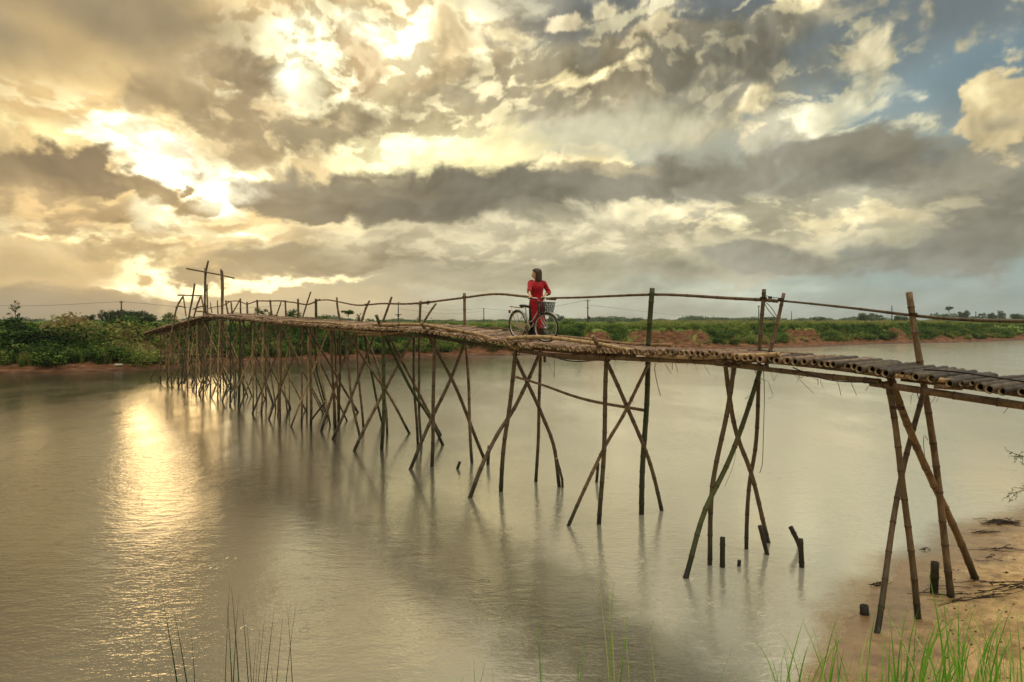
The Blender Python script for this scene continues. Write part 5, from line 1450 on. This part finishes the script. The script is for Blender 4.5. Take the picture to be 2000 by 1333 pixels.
TREES = [
 (30, 588, 640, 62, 'sapling', 1, 'thin bare sapling with sparse leaves rising from the left bank top', .8, 'sapling'),
 (141, 617, 642, 150, 'airy', 2, 'small airy tree between the sapling and the pole on the left skyline', 1.2, 'tree'),
 (158, 619, 642, 150, 'sapling', 3, 'spindly little tree just left of the small round skyline tree', 1.0, 'tree'),
 (173, 615, 645, 160, 'round', 4, 'small round dark tree on the left skyline', 1.0, 'tree'),
 (200, 607, 645, 170, 'airy', 5, 'open branched tree next to the big dark crown left of the utility pole', .8, 'tree'),
 (226, 605, 648, 190, 'round', 6, 'big dark round tree directly left of the utility pole', 1.25, 'tree'),
 (252, 605, 648, 200, 'round', 7, 'tall dark tree directly right of the leftmost utility pole', 1.1, 'tree'),
 (273, 607, 648, 195, 'round', 8, 'dark tree at the right end of the tall grove on the left', 1.1, 'tree'),
 (296, 612, 648, 190, 'airy', 9, 'loose see-through tree just left of the bridge landing', 1.1, 'tree'),
 (330, 611, 650, 120, 'airy', 10, 'leafy tree behind the hooped gate at the bridge landing', 1.3, 'tree'),
 (512, 600, 640, 88, 'airy', 11, 'leafy shrub tree showing through the handrail right of the tall crossed poles', 1.05, 'tree'),
 (573, 602, 640, 82, 'bushy', 12, 'round green bush tree behind the middle of the handrail', .9, 'tree'),
 (630, 616, 645, 80, 'bushy', 13, 'low green bush behind the bridge left of the flat-topped tree', 1.5, 'bush'),
 (680, 605, 645, 84, 'umbrella', 14, 'flat-topped green tree leaning behind the leaning handrail posts', 1.0, 'tree'),
 (700, 612, 640, 78, 'sapling', 15, 'wispy sapling beside the flat-topped green tree', .8, 'sapling'),
 (1108, 620, 650, 110, 'bushy', 16, 'dark green bush just right of the bicycle basket', 1.3, 'bush'),
 (1190, 628, 655, 104, 'bushy', 17, 'rounded bush on the bank between the two earth cliffs', 1.4, 'bush'),
 (1084, 612, 640, 330, 'round', 18, 'dark distant tree behind the front wheel of the bicycle', 1.3, 'tree'),
 (722, 622, 645, 140, 'airy', 19, 'small tree beyond the bank left of the second utility pole', 1.2, 'tree'),
 (1240, 620, 636, 480, 'round', 20, 'distant round tree left of the thick green rail post', 1.8, 'tree'),
 (1262, 623, 636, 480, 'airy', 21, 'faint distant tree seen beside the thick green rail post', 1.6, 'tree'),
 (1505, 620, 636, 420, 'round', 22, 'distant tree between the two leaning rail posts', 1.6, 'tree'),
 (1600, 619, 636, 420, 'round', 23, 'distant bushy tree midway along the far right hedge line', 1.8, 'tree'),
 (1690, 612, 636, 360, 'round', 24, 'broad distant tree left of the far pole', 1.7, 'tree'),
 (1717, 615, 636, 350, 'airy', 25, 'loose distant tree next to the pole right of centre', 1.4, 'tree'),
 (1760, 616, 636, 360, 'round', 26, 'distant tree just left of the tallest rail post', 1.8, 'tree'),
 (1826, 611, 634, 400, 'airy', 27, 'small distant tree at the foot of the umbrella-shaped tree', 1.0, 'tree'),
 (1853, 598, 634, 400, 'umbrella', 28, 'tall umbrella-shaped tree on the right skyline', .62, 'tree'),
 (1842, 613, 634, 405, 'bushy', 29, 'low distant bush below the umbrella-shaped tree', 1.5, 'bush'),
 (1882, 607, 634, 400, 'round', 30, 'compact round tree right of the umbrella-shaped tree', .9, 'tree'),
 (1919, 611, 634, 420, 'airy', 31, 'small tree right of the far right utility pole', 1.0, 'tree'),
 (1936, 612, 634, 420, 'round', 32, 'low tree left of the pointed dark tree on the right', 1.1, 'tree'),
 (1956, 607, 634, 400, 'bushy', 33, 'pointed dark tree near the right end of the skyline', .85, 'tree'),
 (1985, 612, 634, 400, 'round', 34, 'spreading tree at the right end of the skyline', 1.4, 'tree'),
]
for (px, tp, bs, Y, kd, sd_, lb, wd, ct) in TREES:
    tree(px, tp, bs, Y, kd, sd_, lb, None, wd, M_HAZETREE if Y > 250 else (M_BUSH if Y < 130 and kd != 'sapling' else M_TREE), ct, 'sapling' if ct == 'sapling' else ('bush' if ct == 'bush' else 'tree'))
# far woods: one uneven mass of crowns along the end of the plain
items = []
FB = [bush_geo(300 + k, 260, .22, 7, .9) for k in range(5)]
for k in range(900):
    col_ = r.uniform(-80, 2080); Y = r.uniform(430, 760)
    hh = 3.2 + 2.2 * vnoise(np.array([col_]), np.array([0.]), .012, 3, 60)[0] * 2
    if 700 < col_ < 1060: hh *= .6
    if col_ < 330: hh *= .7
    s_ = max(1.4, hh * 1.2 * Y / 560) * r.uniform(.6, 1.3)
    items.append((r.integers(5), (col_ - 1000) / FOC * Y, Y, 2.6, s_ * 1.5, s_ * 1.15, r.uniform(0, 6.28), r.uniform(0, .5)))
V, F, T = scatter(FB, items); o = link('treeline', np_mesh('treeline', V, F, M_HAZETREE, False, {'tint': T})); o['kind'] = 'stuff'
# ---- foreground grasses
def blade_geo(root, tip, w=.006, curve=.25, seg=7, side=None, droop=0.0):
    root, tip = Vector(root), Vector(tip); d = tip - root; L = d.length
    hz = Vector((d.x, d.y, 0)); hz = hz.normalized() if hz.length > 1e-4 else Vector((1, 0, 0))
    sd_ = side or Vector((hz.y, -hz.x, 0)).lerp(Vector((1, 0, 0)), .6).normalized()
    V, F = [], []
    for k in range(seg + 1):
        t = k / seg; c = root + d * t + Vector((0, 0, L * curve * 4 * t * (1 - t) * .25)) - hz * L * curve * t * (1 - t) + Vector((0, 0, -droop * L * t ** 3))
        ww = w * (1 - t ** 1.6) * (0.55 + 1.2 * t * (1 - t)) + .0006
        V += [c - sd_ * ww, c + Vector((0, 0, 0)) + Vector((sd_.y, -sd_.x, 0)) * ww * .35, c + sd_ * ww]
        if k: o_ = (k - 1) * 3; F += [(o_, o_ + 1, o_ + 4, o_ + 3), (o_ + 1, o_ + 2, o_ + 5, o_ + 4)]
    return V, F
class Blades:
    def __init__(s): s.V, s.F, s.T = [], [], []
    def add(s, vf, t): o_ = len(s.V); s.V += vf[0]; s.F += [tuple(i + o_ for i in f) for f in vf[1]]; s.T += [t] * len(vf[0])
    def link(s, name, m, parent=None): return link(name, new_mesh(name, s.V, s.F, m, True, {'tint': s.T}), parent)
def gz(x, y): return float(near_z(x, y)[0])
def rooted(col_tip, row_tip, Y, lean, w, droop=0, curve=.2, dy=0.0):
    """Blade with its tip at a photo pixel at distance Y, rooted lean metres to the side on the ground."""
    tip = px_w(col_tip, row_tip, Y); x = tip.x + lean; y = Y + dy
    return blade_geo((x, y, gz(x, y) - .03), tip, w, curve, 9, None, droop)
# clump of dark rushes at the lower left
cl_ = Blades()
for (tx, ty, lean, w, t_) in [(316, 1148, .20, .0042, .3), (340, 1180, .19, .004, .35), (374, 1228, .02, .0035, .2), (449, 1122, .0, .0036, .25), (466, 1150, -.02, .005, .1), (452, 1133, .05, .0032, .6), (519, 1177, -.08, .0035, .95), (536, 1174, -.10, .0055, .15),
                               (552, 1193, -.06, .005, .2), (578, 1167, -.12, .0036, .4), (562, 1180, .02, .003, .9), (474, 1177, .04, .0032, .3), (483, 1212, .03, .0036, .85), (508, 1215, -.04, .003, .9), (520, 1250, -.02, .004, .4), (308, 1298, .04, .004, .3),
                               (410, 1325, .02, .003, .3), (444, 1170, .015, .0036, .5), (530, 1290, .03, .003, .95), (500, 1240, -.02, .0045, .12)]:
    cl_.add(rooted(tx, ty, 3.3, lean, w * 2.1, .02, .06), t_)
thing(cl_.link('rush_clump', M_RUSH), 'clump of thin dark green rushes standing in front of the sunlit water', 'grass')
cl2 = Blades()
for (tx, ty, lean, w, t_, cv) in [(925, 1280, .01, .0045, .3, .05), (948, 1282, -.16, .0045, .3, .1), (905, 1310, -.06, .004, .3, .2), (962, 1300, .01, .004, .3, .1), (1050, 1180, .01, .0045, .35, .04), (1047, 1215, .03, .003, .5, .1), (1148, 1210, -.06, .0035, .5, .1), (1133, 1250, -.02, .005, .3, .05),
                                   (1155, 1035, .10, .0025, .95, .1), (1178, 1060, .03, .003, .9, .1), (1198, 1120, .0, .0042, .55, .05), (1226, 1190, -.02, .004, .6, .1), (1222, 1235, -.03, .0045, .3, .1), (1265, 1200, .02, .003, .9, .12), (1290, 1290, .02, .004, .3, .1), (1180, 1300, .01, .004, .3, .1), (1215, 1160, .01, .0028, .8, .1)]:
    cl2.add(rooted(tx, ty, 3.2, lean, w * 2.0, .02, cv), t_)
thing(cl2.link('grass_blades', M_REED), 'few scattered green grass blades in front of the middle of the river', 'grass')
cl3 = Blades(); rg = random.Random(12)
for (tx, ty, lean, w, t_, Y) in [(1808, 1082, .16, .017, .45, 4.6), (1833, 1095, .10, .014, .5, 4.6), (1738, 1185, .42, .014, .35, 4.5), (1734, 1160, .01, .008, .45, 4.5), (1872, 1160, -.06, .011, .45, 4.6), (1640, 1228, -.13, .009, .4, 4.6), (1530, 1250, .05, .008, .35, 4.4), (1533, 1238, .09, .007, .4, 4.4),
                                  (1574, 1258, -.09, .008, .35, 4.4), (1568, 1200, .36, .009, .4, 4.5), (1500, 1250, .2, .006, .5, 4.3), (1528, 1268, .0, .006, .5, 4.4), (1927, 1125, .26, .009, .85, 4.7), (1960, 1140, .02, .008, .6, 4.7), (1895, 1230, .12, .008, .95, 4.6), (1724, 1255, .05, .008, .9, 4.4),
                                  (1985, 1180, -.02, .009, .5, 4.6), (1860, 1250, .1, .009, .4, 4.4), (1975, 1270, -.08, .012, .4, 4.3), (1940, 1120, .12, .006, .7, 4.7)]:
    cl3.add(rooted(tx, ty, Y, lean, w * 1.9, .03, .12, rg.uniform(-.1, .1)), t_)
for k in range(210):
    tx = 1995 - abs(rg.gauss(0, 190)); tx = tx if rg.random() < .8 else rg.uniform(1560, 1990)
    Y = rg.uniform(4.0, 5.2); ty = rg.uniform(1130, 1345) + max(0, 1800 - tx) * .16
    cl3.add(rooted(tx, ty, Y, rg.uniform(-.3, .35), rg.uniform(.005, .018), rg.uniform(.02, .16), rg.uniform(.05, .35), rg.uniform(-.2, .2)), rg.choice((.3, .45, .5, .6, .9, 1.0)))
for k in range(60):
    tx = rg.uniform(1420, 1800); Y = rg.uniform(3.8, 4.6)
    cl3.add(rooted(tx, rg.uniform(1240, 1345), Y, rg.uniform(-.25, .25), rg.uniform(.002, .005), rg.uniform(.02, .1), rg.uniform(.05, .3), 0), rg.choice((.3, .5, .8, 1.0)))
o = cl3.link('tall_grass', M_REED); o['kind'] = 'stuff'
# turf on the slope under the camera
items = []
for k in range(2600):
    x, y = r.uniform(-7, 9), r.uniform(-3, 4.1)
    if x > 2.6: y = r.uniform(-3, 3.6)
    z = gz(x, y)
    if z < .75: continue
    items.append((r.integers(6), x, y, z - .02, .34, r.uniform(.12, .3), r.uniform(0, 6.28), r.uniform(-.1, .3)))
V, F, T = scatter(TUFT, items); o = link('bank_turf', np_mesh('bank_turf', V, F, M_BUSH, False, {'tint': T})); o['kind'] = 'stuff'
# twig of a bush reaching into view at the right edge
def sprig(name, pts, label, seed):
    rr_ = np.random.default_rng(seed); e = thing(empty(name, pts[0]), label, 'branch'); g = Geo(); P = []
    base = [Vector(p) - Vector(pts[0]) for p in pts]
    C, tot = spline(base, 14); g.add(tube_geo(base, lambda t: .004 * (1 - .6 * t), 5, 12))
    for k in range(2, 14):
        for q in range(2):
            dv = Vector(unit(1, rr_)[0]) * .07; dv.x -= .03; g.add(tube_geo([C[k], C[k] + dv * .6, C[k] + dv], .0015, 4, 3))
            P += [np.array(C[k] + dv * f) + rr_.normal(size=3) * .008 for f in (.4, .7, 1, 1.05)]
        P.append(np.array(C[k]))
    g.link('twig', M_BARK, e); V, F, T = leaf_cards(np.array(P), .018, rr_, rr_.uniform(.2, .6, len(P)))
    link('leaves', np_mesh('leaves', V, F, M_BUSH, False, {'tint': T}), e)
sprig('branch', [px_w(2075, 925, 5.0), px_w(2030, 950, 5.0), px_w(1970, 965, 4.95)], 'small leafy twig poking in low at the right edge over the water', 1)
sprig('branch', [px_w(2080, 905, 5.0), px_w(2030, 900, 5.0), px_w(1984, 888, 4.95)], 'smaller leafy twig above the other one at the right edge', 2)

# ------------------------------------------------------------------ old stakes, drift, utility poles
M_STUMP = bamboo_mat('rotten_stake', [(.1, rgb(30, 24, 20)), (.5, rgb(46, 36, 28)), (.9, rgb(60, 48, 36))], .5, True, .8, .6)
def stake(pl, r, label, Y=None, gap=.3):
    Yf_ = Y or ground_hit(*pl[-1]); P = [px_w(x, y, Yf_) for x, y in pl]
    d = (P[-1] - P[-2]).normalized(); P.append(P[-1] + d * .4)
    o = P[-2].copy(); V, F, nd, en = bamboo_geo([p - o for p in P], r, r, gap, 9, True, .004)
    e = thing(link('broken_stake', new_mesh('broken_stake', V, F, M_STUMP, True, {'node': nd, 'endface': [x * .2 + (.8 if x > .9 else 0) for x in en]}), None, o), label, 'stake', 'rotten stakes left beside the bridge')
stake([(1412, 1050), (1411, 1108)], .042, 'dark upright stake in the water beside the green crossed leg')
stake([(1444, 1095), (1443, 1106)], .03, 'tiny stub of a stake barely above the water right of the dark upright stake')
stake([(1484, 1027), (1498, 1083)], .036, 'dark stake leaning on the foot of the second trestle')
stake([(1544, 1030), (1560, 1062), (1563, 1072)], .042, 'tilted black stake whose tip leans against the upright one in open water')
stake([(1564, 1053), (1566, 1108)], .042, 'black upright stake in open water holding up a tilted one')
stake([(1688, 1183), (1689, 1201)], .055, 'short hollow stump at the sand edge left of the nearest trestle')
stake([(1826, 1098), (1824, 1158)], .055, 'thick dark stake standing in the sand between the nearest trestle legs')
stake([(1168, 905), (1165, 942)], .036, 'short dark stake behind the foot of the third trestle')
stake([(955, 871), (953, 908)], .045, 'dark stake where the crossed legs of the fourth trestle meet the water')
stake([(898, 902), (893, 916)], .04, 'pointed dark snag on the water left of the fourth trestle')
# driftwood and dead weed on the sand
M_DRIFT = simple('driftwood', rgb(52, 38, 28), .85)
rs_ = random.Random(44)
def drift(cx, cy, n, spread, label, cat='driftwood', name='driftwood', L=.35, r0=.008):
    Y = ground_hit(cx, cy); c = px_w(cx, cy, Y); c.z = gz(c.x, c.y); g = Geo()
    for k in range(n):
        a = rs_.uniform(-.5, .5) + (math.pi if rs_.random() < .5 else 0); x0, y0 = rs_.gauss(0, spread), rs_.gauss(0, spread * .6); l = L * rs_.uniform(.4, 1.2)
        pts = []
        for t in (0, .33, .66, 1):
            x, y = x0 + math.cos(a) * l * t + rs_.uniform(-.02, .02), y0 + math.sin(a) * l * t + rs_.uniform(-.02, .02)
            pts.append(Vector((x, y, gz(c.x + x, c.y + y) - c.z + .006 + rs_.uniform(0, .05) * (1 if k % 3 == 0 else .2))))
        g.add(tube_geo(pts, lambda t, q=r0 * rs_.uniform(.5, 1.2): q * (1 - .6 * t), 5, 7))
    thing(link(name, new_mesh(name, g.V, g.F, M_DRIFT, True), None, c), label, cat)
drift(1965, 1150, 24, .26, 'tangle of dark driftwood twigs on the sand by the right edge', L=.6)
drift(1912, 1166, 6, .08, 'forked dry twig sticking up from the sand', 'twig', 'twig', .3)
drift(1885, 1168, 8, .12, 'long thin dark root lying on the sand right of the nearest trestle', 'root', 'root', .5)
drift(1948, 1021, 46, .16, 'dark clump of dead weed at the waterline on the right', 'dead weed', 'dead_weed', .28, .010)
drift(1925, 1041, 22, .07, 'thin scatter of dead weed just below the larger clump', 'dead weed', 'dead_weed', .2, .006)
drift(1972, 1075, 10, .2, 'thin branch with a knot of twigs on the upper sand', 'branch', 'branch', .6)
drift(1945, 1090, 8, .15, 'few curled rootlets half buried in the sand', 'root', 'root', .2, .006)
drift(1995, 1028, 5, .06, 'dark twig standing up at the right edge of the sand', 'twig', 'twig', .25)
drift(1808, 1160, 4, .14, 'pair of thin twigs lying between the nearest trestle legs', 'twig', 'twig', .45, .006)
drift(1712, 1143, 7, .08, 'bit of floating debris at the foot of the nearest leg', 'debris', 'debris', .18, .008)
drift(1808, 1074, 6, .05, 'small dark clod on the wet sand above the stake', 'debris', 'debris', .08, .012)
# pebbles and crumbs strewn over the sand
peb = Geo()
for k in range(2600):
    x, y = rs_.uniform(3.4, 12), rs_.uniform(5.2, 14); z = gz(x, y)
    if z < .05 or z > 1.2: continue
    s_ = rs_.choice((.005, .006, .008, .011, .02)) * (1.6 if rs_.random() < .04 else 1); V_ = [Vector((x, y, z)) + Vector(v) * s_ for v in ((1, 0, 0), (0, 1.3, 0), (-1.1, 0, 0), (0, -.8, 0), (0, 0, .6))]
    peb.add((V_, [(0, 1, 4), (1, 2, 4), (2, 3, 4), (3, 0, 4)]))
o = peb.link('sand_crumbs', M_DRIFT, None, False); o['kind'] = 'stuff'
# utility poles on the plain
M_POLE = simple('weathered_pole', rgb(62, 58, 54), .8)
UP = [(237, 588, 645, 170, 1, 'utility pole standing among the dark trees at the far left'), (778, 590, 636, 240, 3, 'utility pole with a dark transformer box left of the leaning brace'),
      (945, 602, 636, 300, 1, 'plain thin utility pole left of the bicycle'), (1148, 585, 638, 200, 2, 'utility pole with two crossarms right of the woman'),
      (1394, 617, 633, 620, 1, 'tiny far utility pole left of the leaning rail posts'), (1482, 597, 637, 250, 1, 'thin utility pole directly left of the first leaning rail post'),
      (1546, 608, 634, 420, 0, 'faint bare pole right of the leaning rail posts'), (1742, 597, 636, 270, 0, 'bare pole left of the tallest rail post'), (1906, 609, 634, 430, 2, 'small far utility pole between the right skyline trees')]
heads = []
for (px, tp, bs, Y, kd, lb) in UP:
    b0 = px_w(px, bs, Y); b0.z = 2.6; t0 = px_w(px, tp, Y); h = t0.z - b0.z; e = thing(empty('utility_pole', b0), lb, 'utility pole')
    r_ = .16 if Y > 150 else .12
    tube('pole', [(0, 0, 0), (0, 0, h)], lambda t, q=r_ * (1.0 + Y / 900): q * (1.15 - .4 * t), M_POLE, e, 8)
    if kd:
        g = Geo(); g.add(box_geo((0, 0, h - .45), (1.5 if kd > 1 else .9, .12, .12)))
        link('crossarm', new_mesh('crossarm', g.V, g.F, M_POLE), e)
        for sx in (-.6, 0, .6) if kd > 1 else (-.35, .35): tube('insulator', [(sx, 0, h - .42), (sx, 0, h - .15)], .06, M_BLACK, e, 6)
    if kd == 2:
        g = Geo(); g.add(box_geo((0, 0, h * .68), (1.1, .12, .12))); link('crossarm', new_mesh('crossarm', g.V, g.F, M_POLE), e)
        tube('transformer', [(.45, 0, h * .25), (.45, 0, h * .25 + .8)], .3, M_POLE, e, 10); g = Geo(); g.add(box_geo((0, 0, h * .25), (1.6, .15, .15))); link('platform', new_mesh('platform', g.V, g.F, M_POLE), e)
    if kd == 3:
        g = Geo(); g.add(box_geo((0, 0, h * .45), (2.2, .3, .25))); g.add(box_geo((0, 0, h * .45 - .4), (.7, .6, .7))); link('transformer', new_mesh('transformer', g.V, g.F, M_POLE), e)
    heads.append(t0 - Vector((0, 0, .25)))
def wire(a, b, sag, label, dz=0.0, r=.03):
    a, b = Vector(a) + Vector((0, 0, dz)), Vector(b) + Vector((0, 0, dz)); m_ = (a + b) / 2 - Vector((0, 0, sag))
    V, F = tube_geo([p - a for p in (a, m_, b)], r, 4, 14); thing(link('power_line', new_mesh('power_line', V, F, M_POLE, True), None, a), label, 'power line')
wire(px_w(-160, 588, 170), heads[0], 1.2, 'thin power line running off the left edge from the far left pole', .05, .035)
wire(heads[0], px_w(560, 596, 235), 1.6, 'thin power line from the far left pole towards the bridge gate', .05, .035)
wire(heads[3] - Vector((.5, 0, .1)), heads[2], 2.0, 'power line sagging behind the woman to the pole with two crossarms', 0, .035)
wire(heads[3] + Vector((.5, 0, -1.5)), heads[4] + Vector((0, 0, .5)), 1.5, 'power line from the two-crossarm pole towards the thick green rail post', 0, .035)
wire(heads[2], heads[1], 1.6, 'upper power line between the transformer pole and the plain thin pole', 0, .035)
wire(heads[2] - Vector((0, 0, 1.2)), heads[1] - Vector((0, 0, 2.2)), 1.4, 'lower power line between the transformer pole and the plain thin pole', 0, .035)
# pale scrap on the far mud
g = Geo(); g.add(box_geo((0, 0, .1), (.5, .3, .18))); V_ = [v + Vector((rs_.uniform(-.08, .08), rs_.uniform(-.05, .05), rs_.uniform(-.04, .05))) for v in g.V]
p = px_w(227, 719, 54.6); M_SCRAP = simple('pale_plastic', rgb(206, 200, 176), .5)
i_ = int(np.argmin((FL[:, 0] - p.x) ** 2 + (FL[:, 1] - p.y) ** 2)); x_, y_, z_ = far_at(i_, 1.2)
thing(link('plastic_bag', new_mesh('plastic_bag', V_, g.F, M_SCRAP, True), None, (x_, y_, z_ - .02)), 'pale crumpled bag lying on the mud of the far left bank', 'bag')


# ------------------------------------------------------------------ evening air
g = Geo(); g.add(box_geo((0, 1450, 32), (5200, 3100, 70)))
hz_m = bpy.data.materials.new('haze_air'); hz_m.use_nodes = True; hz_m.node_tree.nodes.clear()
N = NT(hz_m.node_tree); pv = N.n('ShaderNodeVolumePrincipled'); oo = N.n('ShaderNodeOutputMaterial'); N.t.links.new(pv.outputs[0], oo.inputs['Volume'])
pv.inputs['Color'].default_value = (.86, .88, .90, 1); pv.inputs['Density'].default_value = .00018; pv.inputs['Anisotropy'].default_value = .3
hz = link('haze', new_mesh('haze', g.V, g.F, hz_m)); hz['kind'] = 'stuff'
